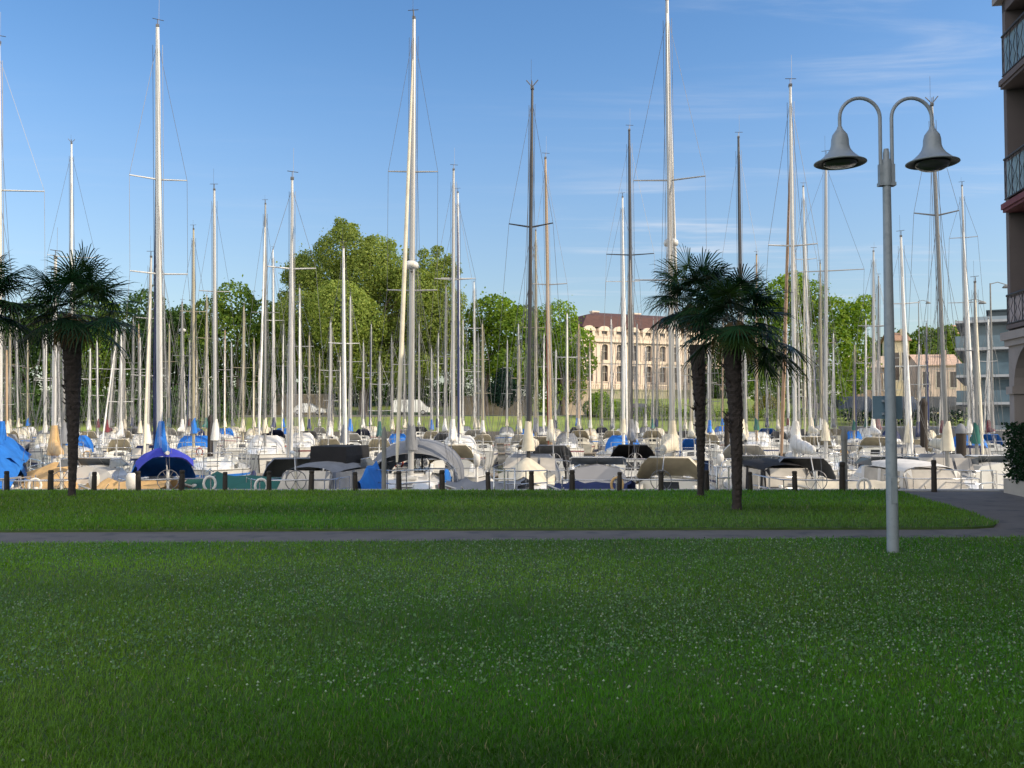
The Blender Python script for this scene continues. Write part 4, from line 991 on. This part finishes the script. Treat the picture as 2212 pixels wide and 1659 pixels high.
QL = [
 # px, top, px_top, L, kwargs
 (4, 100, 2, 8.0, dict(bow=1, yaw=R(-6), cover='blue', hood='blue', mast='white', jib=None, spread=(.66,), spw=1.25, extra=ex_blue, label='white sailboat under a bright blue boom tarpaulin at the left edge')),
 (118, 560, 120, 6.0, dict(bow=1, yaw=R(8), cover='tan', hood=None, mast='white', jib=None, spread=(), extra=ex_tan, label='small white sailboat with a tan awning left of the palm trunk', dia=.13, B_=1.9)),
 (348, 66, 341, 8.0, dict(bow=1, yaw=R(6), cover='blue', hood='blue', mast='white', jib='navy', spread=(.45,.66), spw=.82, extra=ex_bluehood, dia=.17, label='sailboat with royal blue cockpit tent and very tall white two spreader mast')),
 (630, 390, 631, 7.5, dict(bow=1, yaw=R(4), hull='cream', cover=None, hood='grey', mast='white', spread=(.70,), label='cream sailboat with grey windowed sprayhood and tall slim white mast', extra=None)),
 (888, 36, 893, 8.5, dict(bow=-1, yaw=R(-4.6), cover='grey', hood=None, mast='silver', jib='cream', spread=(.40,.66), spw=.72, radar=577, dia=.175, extra=ex_arch, label='sailboat with a big grey arched cockpit tent and the tallest centre mast')),
 (1141, 190, 1149, 8.0, dict(bow=-1, yaw=R(-5), cover='cream', hood='grey', mast='dark', jib=None, spread=(.64,), spw=.68, vee=True, extra=ex_creamtarp, label='sailboat with cream bundled sail on its bow and dark swept spreader mast')),
 (1453, 6, 1442, 8.25, dict(bow=1, yaw=R(-6), cover='cream', hood='cream', mast='silver', jib='white', spread=(.41,.62), spw=1.05, radar=522, dia=.165, label='white sailboat with fat cream sail cover left of the paired palms')),
 (1718, 190, 1706, 8.0, dict(bow=1, yaw=R(5), cover='white', hood='grey', mast='white', jib='buff', spread=(.59,), spw=.72, label='white sailboat right of the paired palms, with buff furled jib')),
 (2046, 224, 2016, 8.0, dict(bow=-1, yaw=R(5), cover='cream', hood='grey', mast='grey', jib=None, spread=(.70,), spw=.8, vee=True, label='bow-on sailboat whose leaning mast rises behind the right lamp shade')),
]
for px, top, pxt, L_, kw in QL:
    sailboat(px, 24.6, top, L_, px_top=pxt, detail=2, row=1, **kw)

# --- boats without masts at the quay
def cruiser(px, D, L_, B_, yaw, label, hull='white', canopy='grey', black=False):
    p = at(px, 900, D); root = empty('motor_cruiser', (p.x, D, WL), yaw, label, 'motorboat', 'motorboats at the quay'); fb = .95
    h_ = MB(); hull_fn(L_, B_, fb)(h_); hh = h_.build('hull', HULLS[hull], root)
    b = MB(); stripe_fn(L_, B_, fb, .74, .84)(b); b.build('stripe', cloth('navy'), hh)
    b = MB(); deck_fn(L_, B_, fb)(b); b.build('deck', m_deck, root)
    b = MB(); z = fb*.95; rings = [cab_ring(y, w_*B_, z, h) for y, w_, h in ((-.10*L_,.40,.75),(.05*L_,.39,.75),(.14*L_,.36,.45),(.28*L_,.22,.22))]; b.loft(rings, False, (True, True), False); c_ = b.build('cabin', HULLS[hull], root)
    b = MB()
    b.add([(-.37*B_,.055*L_,z+.78),(.37*B_,.055*L_,z+.78),(.34*B_,-.0*L_,z+.98),(-.34*B_,-.0*L_,z+.98)], [(0,1,2,3)])
    for k in (-1, 1): b.add([(k*.385*B_,.05*L_,z+.78),(k*.39*B_,-.14*L_,z+.78),(k*.37*B_,-.12*L_,z+.97),(k*.345*B_,-.0*L_,z+.97)], [(0,1,2,3)])
    b.build('windscreen', pm('tinted_screen', (.12,.14,.16), .12, .2, 2, spec=.6), c_)
    b = MB(); 
    for k in (-1, 1): b.tube([(k*.385*B_,.055*L_,z+.78),(k*.345*B_,.0,z+.99),(k*.375*B_,-.12*L_,z+.98)], .018, 5)
    b.tube([(-.345*B_,.0,z+.99),(.345*B_,.0,z+.99)], .018, 5); b.tube([(0,.055*L_,z+.78),(0,.0,z+.99)], .014, 4); b.build('windscreen_frame', m_steel, c_)
    zz_ = z+.88
    if canopy:
        ring = lambda y, k, dz: [(-.41*B_*k,y,zz_-.13+dz),(-.36*B_*k,y,zz_-.04+dz),(-.24*B_*k,y,zz_+.02+dz),(0,y,zz_+.05+dz),(.24*B_*k,y,zz_+.02+dz),(.36*B_*k,y,zz_-.04+dz),(.41*B_*k,y,zz_-.13+dz)]
        b = MB(); b.loft([ring(-.03*L_,.86,-.02), ring(-.16*L_,1,.04), ring(-.32*L_,1,.02), ring(-.43*L_,.97,-.06)], False, (False, False), True)
        for k in (-1, 1):
            for y0, y1 in ((-.05*L_,-.08*L_),(-.21*L_,-.24*L_),(-.41*L_,-.44*L_)): b.add([(k*.41*B_,y0,zz_-.13),(k*.41*B_,y1,zz_-.14),(k*.43*B_,y1,z+.1),(k*.43*B_,y0,z+.1)], [(0,1,2,3)])
            b.add([(k*.41*B_,-.44*L_,zz_-.18),(k*.30*B_,-.44*L_,zz_-.08),(k*.33*B_,-.50*L_,z+.1),(k*.43*B_,-.50*L_,z+.1)], [(0,1,2,3)])
        b.add([(-.43*B_,-.505*L_,z+.1),(.43*B_,-.505*L_,z+.1),(.425*B_,-.49*L_,z+.34),(-.425*B_,-.49*L_,z+.34)], [(0,1,2,3)])
        cn = b.build('canopy', cloth(canopy), root)
        for k in (-1, 1):
            b = MB(); b.add([(k*.405*B_,-.06*L_,zz_-.14),(k*.405*B_,-.43*L_,zz_-.15),(k*.425*B_,-.49*L_,z+.1),(k*.425*B_,-.06*L_,z+.1)], [(0,1,2,3)]); b.build('canopy_window', m_clear, cn)
        b = MB(); b.add([(-.36*B_,-.435*L_,zz_-.10),(.36*B_,-.435*L_,zz_-.10),(.42*B_,-.487*L_,z+.33),(-.42*B_,-.487*L_,z+.33)], [(0,1,2,3)]); b.build('canopy_window', m_clear, cn)
    b = MB()
    for zq in (.28, .55):
        b.tube([(-.46*B_,-.30*L_,fb+zq),(-.46*B_,-.55*L_,fb+zq),(.46*B_,-.55*L_,fb+zq),(.46*B_,-.30*L_,fb+zq)], .014, 5)
        pass
    for x_, y_ in ((-.46,-.55),(.46,-.55),(-.46,-.3),(.46,-.3)): b.tube([(x_*B_,y_*L_,fb-.02),(x_*B_,y_*L_,fb+.56)], .013, 5)
    b.build('pushpit', m_steel, root); b = MB()
    for zq in (.28, .55): b.tube([(-.40*B_,.20*L_,fb+zq),(-.22*B_,.34*L_,fb+.1+zq),(0,.42*L_,fb+.2+zq),(.22*B_,.34*L_,fb+.1+zq),(.40*B_,.20*L_,fb+zq)], .014, 5)
    for x_, y_ in ((-.4,.2),(.4,.2),(-.22,.34),(.22,.34)): b.tube([(x_*B_,y_*L_,fb-.02),(x_*B_,y_*L_,fb+.56)], .013, 5)
    b.build('pulpit', m_steel, root)
    b = MB(); b.box((0,-.60*L_,.55),(.36,.34,.5)); b.box((0,-.62*L_,.1),(.16,.2,.6)); b.build('outboard', cloth('black'), root)
    if black:
        b = MB(); b.loft([[(-.30*B_,y,zz_-.02),(.30*B_,y,zz_-.02),(.315*B_,y,zz_+.2),(.30*B_,y,zz_+.44),(-.30*B_,y,zz_+.45),(-.31*B_,y,zz_+.2)] for y in (.02*L_,-.02*L_,-.2*L_,-.24*L_)], True, (True, True), False); b.build('wheelhouse_cover', cloth('black'), root)
        b = MB(); b.tube([(.2*math.cos(a*PI/8)+.1,-.573*L_,fb*.72+.2*math.sin(a*PI/8)) for a in range(17)], .055, 8); b.build('life_ring', pm('life_ring_yellow', (.55,.44,.05), .6, .1, 6), root)
    for s in (.2,.5):
        for k in (-1, 1):
            f_ = MB(); h = float(np.interp(s, ST, HB)); f_.lathe([(.01,.0),(.07,.03),(.095,.12),(.095,.38),(.07,.48),(.02,.52)], (k*(h*B_/2+.1),(s-.57)*L_,.3), 8); f_.build('fender', cloth('white'), root)
    return root
cruiser(757, 24.3, 5.6, 1.6, R(-14), 'grey covered motorboat with black box canopy and yellow life ring', 'grey', 'grey', True)
cruiser(215, 24.0, 5.4, 1.8, R(-5), 'small white cabin motorboat just right of the left palm trunk', 'white', None)
cruiser(1905, 25.0, 6.0, 1.75, R(3), 'white cabin motorboat with white canopy half hidden by the lamp post', 'white', 'white')
cruiser(2135, 25.5, 5.8, 1.9, R(2), 'white motorboat with dark windscreen beside the right building', 'white', None)
cruiser(1290, 24.4, 5.8, 1.95, R(-4), 'grey hulled open motorboat with a dark windscreen left of the mansion', 'grey', None)
cruiser(1628, 25.4, 5.6, 1.5, R(4), 'white motorboat with a flat dark top beside the front palm trunk', 'white', 'black')
def dinghy(px, D, L_, B_, yaw, cover, hull, label, ridge=.55):
    p = at(px, 900, D); root = empty('covered_dinghy', (p.x, D, WL), yaw, label, 'dinghy', 'covered dinghies at the quay'); fb = 1.16
    b = MB(); hull_fn(L_, B_, fb)(b); h_ = b.build('hull', HULLS[hull], root)
    b = MB(); stripe_fn(L_, B_, fb, .82, .95)(b); b.build('rubbing_strake', m_teak, h_)
    b = MB(); deck_fn(L_, B_, fb)(b); b.build('deck', m_deck, root)
    tent(root, cloth(cover), [(.34*L_,fb+.22),(.12*L_,fb+ridge),(-.2*L_,fb+ridge*.9),(-.52*L_,fb+.35)], B_*.5, ridge*.8, 'tarpaulin', int(px))
dinghy(505, 22.9, 4.0, 1.45, R(72), 'green', 'red', 'open boat under a dark green tarpaulin with a red hull', .42)
dinghy(262, 22.0, 2.6, 1.1, R(80), 'tan', 'white', 'small white dinghy under a crumpled tan tarpaulin', .34)
dinghy(1262, 21.6, 2.3, 1.0, R(60), 'navy', 'navy', 'little navy dinghy under a dark blue cover', .34)
dinghy(1030, 22.4, 2.4, 1.05, R(70), 'grey', 'red', 'small red and white dinghy under a grey cover', .30)
dinghy(806, 21.9, 2.2, .46, R(-8), 'blue', 'white', 'tiny white dinghy with a bright blue cover by the grey post', .75)
dinghy(1800, 22.4, 2.8, 1.15, R(65), 'cream', 'cream', 'cream dinghy under a cream cover behind the stout bollard', .35)

# --- all further sailboats: (px foot, px top, y top, preferred row)
ROWD = {2: 34.5, 3: 47.0, 4: 58.0, 5: 70.5, 6: 81.0, 7: 93.5}
ML = [(318,326,555,2),(466,463,410,2),(573,573,440,2),(745,742,535,2),(978,980,370,2),(1190,1178,345,2),(1364,1359,285,2),(1603,1595,300,2),(1752,1735,405,2),(1962,1947,510,2),(2094,2079,400,2),
      (157,155,310,3),(419,418,495,3),(652,647,622,3),(993,989,415,3),(1157,1157,500,3),(1347,1345,425,3),(1783,1784,338,3),(2062,2058,405,3),(1886,1886,545,3),(232,252,700,4),
      (268,268,700,4),(525,527,663,4),(592,590,540,4),(757,757,640,4),(860,868,700,4),(961,963,620,4),(1026,1024,610,4),(1225,1225,677,4),(1774,1772,569,4),(1897,1897,600,4),(394,394,655,4),
      (22,22,690,5),(40,36,700,5),(98,95,720,5),(193,195,753,5),(212,210,735,6),(286,288,690,5),(302,300,700,6),(445,447,640,5),(486,486,713,5),(502,500,740,6),(512,510,755,7),(543,541,730,6),
      (716,714,760,6),(848,846,730,5),(933,932,753,5),(1034,1033,720,6),(1043,1042,700,5),(1095,1096,735,7),(1322,1320,690,5),(1418,1420,690,6),(1480,1480,700,5),(1530,1530,735,6),(1560,1562,690,7),(1634,1634,550,4),
      (1657,1655,690,6),(1680,1682,735,5),(1702,1700,700,7),(1845,1846,745,5),(1870,1870,690,6),(1925,1926,700,7),(1985,1986,640,5),(2002,2001,700,6),(2035,2035,715,7),(2108,2106,610,4),(2135,2134,690,5),
      (60,60,735,7),(128,127,700,6),(168,168,740,7),(240,242,755,7),(345,346,730,6),(365,366,700,5),(410,410,735,7),(432,432,700,6),(470,470,745,7),(560,560,760,7),(612,612,700,6),(668,668,725,5),(690,690,765,7),(735,735,770,7),(785,785,740,6),(800,802,700,5),
      (820,820,770,7),(875,873,745,6),(905,905,700,5),(945,947,720,7),(1000,1000,690,6),(1070,1070,760,6),(1120,1120,700,5),(1140,1140,745,7),(1175,1175,720,6),(1200,1201,755,7),(1250,1250,700,5),(1275,1274,740,6),(1300,1300,760,7),(1345,1344,735,6),
      (1375,1376,700,5),(1395,1395,750,7),(1440,1440,745,7),(1500,1500,760,7),(1585,1585,720,5),(1610,1610,745,7),(1725,1725,740,6),(1760,1760,760,7),(1800,1800,720,6),(1822,1822,700,5),(1950,1950,745,6)]
ML += [(x_, x_+rnd.uniform(-2,2), rnd.uniform(690,765), rnd.choice((5,6,7,7))) for x_ in range(-25, 2130, 41)]
rows = {r: [] for r in ROWD}
cr = random.Random(4)
COVERS = ['cream','cream','white','blue','navy','grey','cream','white','burgundy','green','cream','navy']
JIBS = ['white','cream',None,'navy',None,'white',None,None]
SPEC = {1190: dict(mast='buff', jib='red', cover='cream', hood='grey', spread=(.58,), spw=.8), 1364: dict(mast='dark', spread=(.62,), spw=.95, cover='grey', hood='black'), 1603: dict(mast='dark', spread=(.55,), spw=.85, cover='cream'),
        157: dict(mast='white', spread=(.62,), spw=1.15, vee=True, hood='blue'), 466: dict(spread=(.62,), spw=.6, cover='white'), 745: dict(cover='grey'), 978: dict(spread=(.62,), spw=.75, cover='white', mast='silver'), 1752: dict(mast='white', cover='cream', spread=(.72,)),
        1783: dict(mast='silver', spread=(.62,), spw=1.5, cover='cream'), 993: dict(mast='white'), 2094: dict(cover='white', hood='blue', mast='silver', spread=(.55,.8)), 2062: dict(mast='dark', cover='navy'), 1962: dict(cover='cream', hood='grey')}
for px, pxt, top, pr in ML:
    done = False
    for r in sorted(ROWD, key=lambda r: abs(r-pr)+(.4 if r < pr else 0)):
        D = ROWD[r]; p = at(px, 900, D); H = at(pxt, top, D).z-WL
        if not (5.5 < H < 17.5): continue
        L_ = max(6.0, min(8.5 if r == 2 else 9.25, H*.72)); L_ += cr.uniform(-.4,.4); L_ = min(L_, 8.5 if r == 2 else 9.25); B_ = .30*L_+.05
        if p.x > 33.5 and D > 50: continue
        if all(abs(p.x-x) > (B_+b2)/2+.12 for x, b2 in rows[r]):
            rows[r].append((p.x, B_)); done = True
            bow = cr.choice((-1, 1)); yaw = cr.uniform(-.05,.05)
            kw = dict(hull=cr.choice(['white']*7+['cream','navy','grey']), cover=cr.choice(COVERS), jib=cr.choice(JIBS), mast=cr.choice(['silver','grey','white','olive','silver','buff','grey','olive','white'] if r > 2 else ['silver','white','grey']), hood=cr.choice(['navy','cream','grey','cream',None,'white',None,'blue']), stripe=cr.choice(['navy','blue','red','grey','burgundy']),
                      spread=cr.choice([(.62,),(.55,),(.42,.7),(.66,)]), spw=cr.uniform(.65,.95))
            kw.update(SPEC.get(px, {}))
            sailboat(px, D, top, L_, bow, yaw, px_top=pxt, detail=2 if r == 2 else (1 if r <= 4 else 0), row=r, B_=B_, radar=(713 if px == 394 else None), dia=(.105+.0006*D if r < 5 else .135), **kw)
            break
# labels of the further boats: hull, cover, row and what stands behind
RW = {2:'second row', 3:'third row', 4:'fourth row', 5:'fifth row', 6:'sixth row', 7:'farthest row'}
from collections import defaultdict
G_ = defaultdict(list)
for q in BOATS:
    if not q['label']: G_[(q['row'], zone(q['px']))].append(q)
for (r, z), lst in G_.items():
    lst.sort(key=lambda q: q['px'])
    for i, q in enumerate(lst):
        cov = f", {q['cover']} sail cover" if q['cover'] else ''
        s = f"{q['hull']} sailboat{cov}, {RW[r]}, {z}"
        if len(lst) > 1: s += f", {ORD[i]} from left"
        q['o']['label'] = s
for q in BOATS: del q['o']['row']

# pontoons, piles and posts
m_plank = pm('pontoon_planks', (.24,.20,.15), .9, .2, 3, stretch=(6,1,1)); m_conc = pm('pontoon_float', (.34,.33,.31), .9, .12, 1)
def pontoon(y, wd, label):
    root = empty('pontoon', (0, y, WL), 0, label, 'pontoon', 'floating pontoons between the boats')
    b = MB()
    k = -60.0
    while k < 33: b.box2((k,-wd/2,.36),(k+.28,wd/2,.42)); k += .30
    b.build('decking', m_plank, root)
    b = MB(); k = -60
    while k < 33: b.box2((k,-wd/2+.1,-.2),(k+2.6,wd/2-.1,.355)); k += 3
    b.build('float', m_conc, root)
pontoon(40.5, 1.7, 'nearest floating wooden pontoon, behind the second row of boats')
pontoon(64.3, 1.6, 'middle floating wooden pontoon, between the fourth and fifth rows')
pontoon(87.2, 1.4, 'farthest floating wooden pontoon, before the far bank')
def pile(px, y, py_top, r, mat, label, cap=None, name='mooring_pile'):
    p = at(px, 900, y); z = at(px, py_top, y).z
    root = empty(name, (p.x, y, WL), 0, label, 'pile', 'mooring piles in the basin')
    b = MB(); b.lathe([(r*1.05,-1.2),(r,0),(r*.98,z-WL)], (0,0,0), 14); b.build('shaft', mat, root)
    b = MB(); b.lathe([(r*1.12,z-WL-.12),(r*1.14,z-WL),(r*.55,z-WL+.16),(.01,z-WL+.20)], (0,0,0), 14); b.build('cap', cap or mat, root)
m_pile = pm('pile_wood', (.035,.026,.02), .9, .3, 4, bump=.6, stretch=(1,1,.2)); m_gpost = pm('grey_post', (.20,.20,.19), .7, .15, 3)
pile(2075, 28.9, 928, .15, m_pile, 'thick dark brown pile with a blue grey cap left of the right building', cloth('grey'))
pile(1995, 39.0, 870, .15, m_pile, 'black pile standing between the lamp post and the thick capped pile')
pile(830, 20.45, 940, .055, m_gpost, 'slim grey post beside the big grey cockpit tent', m_gpost, 'quay_post')
pile(1823, 20.45, 940, .065, m_gpost, 'grey square topped post rising behind the stout bollard', m_gpost, 'quay_post')
pile(1570, 39.0, 905, .12, m_pile, 'dark pile half hidden behind the front palm trunk')
pile(455, 39.0, 905, .12, m_pile, 'dark pile on the nearest pontoon behind the green tarpaulin boat')

# gangway rails on the quay
def quay_rail(px0, px1, y, h, label):
    a, c = at(px0, 1000, y), at(px1, 1000, y); root = empty('gangway_rail', (a.x, y, .02), 0, label, 'handrail', 'gangway handrails on the quay')
    W = c.x-a.x; b = MB(); b.tube([(0,0,0),(0,0,h),(W,0,h),(W,0,0)], .022, 6); b.build('top_rail', m_steel, root)
    b = MB(); b.tube([(0,0,h*.5),(W,0,h*.5)], .015, 5); b.tube([(W/2,0,0),(W/2,0,h)], .018, 5); b.build('mid_rail', m_steel, root)
quay_rail(1067, 1112, 19.75, .46, 'white steel gangway rail beside the cream bundled sail')
quay_rail(1548, 1600, 19.75, .50, 'white steel gangway rail between the two palm trunks')

# harbour lamps beyond the boats
def harbour_lamp(px, py, D, z0, label):
    p = at(px, py, D); root = empty('harbour_lamp', (p.x, D, z0), 0, label, 'street lamp', 'harbour lamps on the side quay'); h = p.z-z0
    b = MB(); b.tube([(0,0,0),(0,0,h*.6),(0,0,h)], [.09,.07,.045], 8); b.build('post', m_gpost, root)
    b = MB(); b.tube([(0,0,h-.05),(.5,0,h+.08),(1.1,0,h-.1)], .03, 5); b.build('arm', m_gpost, root)
    b = MB(); b.lathe([(.05,.12),(.2,.05),(.3,-.08),(.28,-.1)], (1.1,0,h-.2), 10); b.build('lamp_shade', m_gpost, root)
harbour_lamp(2139, 612, 60, .55, 'tall grey harbour lamp in front of the blue grey block')
harbour_lamp(2092, 648, 72, .55, 'grey harbour lamp left of the blue grey block')
harbour_lamp(1984, 650, 104, -.05, 'slim harbour lamp on the far bank right of the lamp post')

# ---------------------------------------------------------------- right-hand building
def corner_building():
    C0 = Vector((10.66, 19.5, 0)); ang = R(8.5)
    # local x = u along the facade towards the viewer, local y = depth into the building (to the right)
    root = empty('apartment_building', C0, -PI/2-ang, 'grey stone apartment building with balconies above an arcade at the right edge', 'apartment building')
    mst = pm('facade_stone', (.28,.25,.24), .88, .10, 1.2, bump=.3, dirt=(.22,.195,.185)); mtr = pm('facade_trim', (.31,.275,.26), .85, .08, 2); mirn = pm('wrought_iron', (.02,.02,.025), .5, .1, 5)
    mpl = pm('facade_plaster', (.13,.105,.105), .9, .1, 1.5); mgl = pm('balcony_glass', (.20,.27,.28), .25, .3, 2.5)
    dep = 4.0; U = 5.5; H = 10.6; UW = 31.0; HW = 25.0; F0 = 3.45; FH = 2.67; dl = 1.1     # loggia depth
    bay = 2.75; nb = 2
    w_ = MB(); w_.box2((0,dl+.9,-.2),(U,dep,H))
    # ground floor arcade: piers and arches
    zs, ar = 2.22, .86
    pw = .27
    for k in range(nb+1):
        u0 = k*bay-.02 if k == 0 else k*bay-.25; u1 = k*bay+pw+.05
        u0 = max(0, k*bay-(0 if k == 0 else .5)); u1 = min(U, k*bay+.25+(0 if k == 0 else .25))
        w_.box2((u0,0,-.1),(u1,.55,zs))
    for k in range(nb):
        a0 = (k*bay+.25+(0 if k == 0 else .25)); a1 = (k+1)*bay-.5; c_ = (a0+a1)/2; r_ = (a1-a0)/2; hz = min(.92, r_)
        K = 14; top = F0-.35
        for q in range(K):
            t0, t1 = PI-PI*q/K, PI-PI*(q+1)/K
            x0, z0, x1, z1 = c_+r_*math.cos(t0), zs+hz*math.sin(t0), c_+r_*math.cos(t1), zs+hz*math.sin(t1)
            w_.add([(x0,0,z0),(x1,0,z1),(x1,0,top),(x0,0,top),(x0,.55,z0),(x1,.55,z1),(x1,.55,top),(x0,.55,top)], [(0,1,2,3),(7,6,5,4),(0,4,5,1),(3,2,6,7)])
    for k in range(nb+1):
        u0 = max(0, k*bay-.5); u1 = min(U, k*bay+(.25 if k == 0 else .5)); w_.box2((u0,0,zs+.001),(u1,.549,F0-.35))
    w_.build('arcade_wall', mst, root)
    b = MB()
    b.box2((-.06,-.06,F0-.349),(U,.6,F0-.22)); b.box2((-.12,-.12,F0-.219),(U,.6,F0-.05)); b.box2((-.03,.02,F0-.05),(U,dl+.9,F0))
    for k in range(nb+1): b.box2((max(-.05,k*bay-.55),-.05,zs-.14),(min(U,k*bay+(.30 if k == 0 else .55)),.58,zs+.02))
    b.build('cornice', mtr, root); b = MB(); b.box2((-.15,-.15,H),(U,dep+.2,H+.25)); b.build('roof_slab', mtr, root)
    b = MB()
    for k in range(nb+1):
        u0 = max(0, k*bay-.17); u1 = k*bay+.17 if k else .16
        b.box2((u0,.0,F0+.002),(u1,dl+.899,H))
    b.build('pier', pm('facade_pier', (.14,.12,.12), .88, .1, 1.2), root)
    b = MB(); b.box2((-.1,.35,F0),(-.004,.45,H)); b.build('drainpipe', pm('pale_pipe', (.6,.58,.53), .6), root)
    nfl = 3
    wg = MB(); wg.box2((U+.003,-.3,-.2),(UW,dep-.2,HW)); wg.box2((U-.1,-.6,HW+.002),(UW+.3,dep+.1,HW+.35)); wing = wg.build('shade_wing', pm('facade_plain', (.28,.25,.24), .88, .1, 1.0), root)  # unseen taller wing, shaped to cast shade over the lawn and palms
    for f in range(8):
        for k in range(7):
            g_ = MB(); g_.box2((U+1.2+k*3.1,-.34,.9+f*2.75),(U+2.6+k*3.1,-.303,2.5+f*2.75)); wn = g_.build('window', m_win, wing); g_ = MB(); u_, z_ = U+1.2+k*3.1, .9+f*2.75; g_.box2((u_-.09,-.40,z_-.12),(u_+1.49,-.341,z_-.003)); g_.box2((u_-.09,-.37,z_),(u_-.003,-.302,z_+1.6)); g_.box2((u_+1.403,-.37,z_),(u_+1.49,-.302,z_+1.6)); g_.box2((u_-.09,-.37,z_+1.603),(u_+1.49,-.302,z_+1.7)); g_.box2((u_+.66,-.36,z_+.002),(u_+.74,-.341,z_+1.598)); g_.build('frame', pm('window_cream', (.6,.55,.47), .6), wn)
    for f in range(nfl):
        z = F0+f*FH
        for k in range(nb):
            u0, u1 = k*bay+(.16 if k == 0 else .172), (k+1)*bay-.172
            detail = k < 3
            s = MB()
            if f > 0: s.box2((u0+.002,-.12,z-.16),(u1-.002,dl+.89,z+.0)); s.box2((u0+.002,-.16,z-.10),(u1-.002,-.121,z+.02))
            else: s.box2((u0+.002,-.10,z+.003),(u1-.002,.0,z+.09))
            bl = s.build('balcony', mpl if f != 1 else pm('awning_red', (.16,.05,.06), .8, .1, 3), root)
            if detail:
                s = MB(); zr = z+.98 if f else z+.72; z0 = z+.12
                yq = -.08
                s.tube([(u0+.02,yq,zr),(u1-.02,yq,zr)], .028, 6); s.tube([(u0+.02,yq,z0),(u1-.02,yq,z0)], .02, 5)
                n_ = 6
                for q in range(n_+1):
                    u = u0+.03+(u1-u0-.06)*q/n_; s.tube([(u,yq,z0),(u,yq,zr)], .010, 4)
                for q in range(n_):
                    ua = u0+.03+(u1-u0-.06)*q/n_; ub = u0+.03+(u1-u0-.06)*(q+1)/n_; um = (ua+ub)/2; hh = zr-z0
                    for sg_ in (-1, 1):
                        s.tube([(um+sg_*(ub-ua)*(.10+.30*math.sin(t*PI*2)**2), yq-.015, z0+hh*t) for t in [0,.12,.25,.38,.5,.62,.75,.88,1]], .007, 4)
                s.build('railing', mirn, bl)
                g_ = MB(); g_.box2((u0+.03,yq+.045,z0+.03),(u1-.03,yq+.055,zr-.05)); g_.build('panel', mgl if f else pm('pale_panel', (.36,.30,.30), .6, .2, 2), bl)
            g_ = MB(); g_.box2((u0+.35,dl+.84,z+.05),(u1-.35,dl+.896,z+2.1)); wn = g_.build('window', m_win, root)
            if detail:
                g_ = MB(); g_.box2((u0+.28,dl+.80,z+.04),(u0+.345,dl+.897,z+2.16)); g_.box2((u1-.345,dl+.80,z+.04),(u1-.28,dl+.897,z+2.16)); g_.box2((u0+.28,dl+.80,z+2.165),(u1-.28,dl+.897,z+2.24)); g_.build('frame', pm('window_cream', (.6,.55,.47), .6), wn)
    # ground floor shop fronts behind the arches
    for k in range(2):
        g_ = MB(); g_.box2((k*bay+.5,dl+.85,.1),(k*bay+2.3,dl+.895,2.6)); g_.build('shop_window', m_win, root)
    # loggia ceiling of the top and end wall
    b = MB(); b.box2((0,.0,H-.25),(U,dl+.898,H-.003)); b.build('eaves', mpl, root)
    return root
corner_building()
# planter with hedge in front of the first pier
def planter():
    C0 = Vector((10.52, 19.5, 0)); ang = R(8.5)
    root = empty('hedge_planter', C0, -PI/2-ang, 'pale stone planter with a dark clipped hedge at the building corner', 'planter')
    b = MB(); u0, u1, y0, y1, h = .27, 2.2, -.12, .42, .30
    b.box2((u0,y0,0),(u1,y0+.07,h)); b.box2((u0,y1-.07,0),(u1,y1,h)); b.box2((u0,y0+.07,0),(u0+.07,y1-.07,h)); b.box2((u1-.07,y0+.07,0),(u1,y1-.07,h)); b.box2((u0+.07,y0+.07,.02),(u1-.07,y1-.07,h-.05))
    b.build('trough', pm('planter_stone', (.48,.43,.36), .9, .12, 2), root)
    r = np.random.default_rng(5); n = 9000
    P = np.stack([.32+r.random(n)*1.85, -.16+.62*r.random(n), .28+1.15*r.random(n)], 1)
    edge = np.minimum(np.minimum(P[:,1]+.16, .46-P[:,1]), 1.45-P[:,2]); keep = edge < .16; P = P[keep]; n = len(P)
    P[:,2] += .06*np.sin(P[:,0]*5); nr = r.normal(size=(n,3)); nr /= np.linalg.norm(nr,axis=1)[:,None]; a = np.cross(nr, r.normal(size=(n,3))); a /= np.linalg.norm(a,axis=1)[:,None]; bb = np.cross(nr,a); s = .035*(.6+.8*r.random(n))[:,None]
    V = np.stack([P-a*s,P+bb*s*.6,P+a*s,P-bb*s*.6],1).reshape(-1,3); c = np.array([[.012,.035,.014]])*(.6+.9*r.random((n,1)))
    link('hedge', npmesh('hedge', V, np.arange(n)[:,None]*4+np.array([[0,1,2,3]]), leafmat('tree_leaf', .38, .7), np.repeat(c,4,axis=0)), root)
planter()
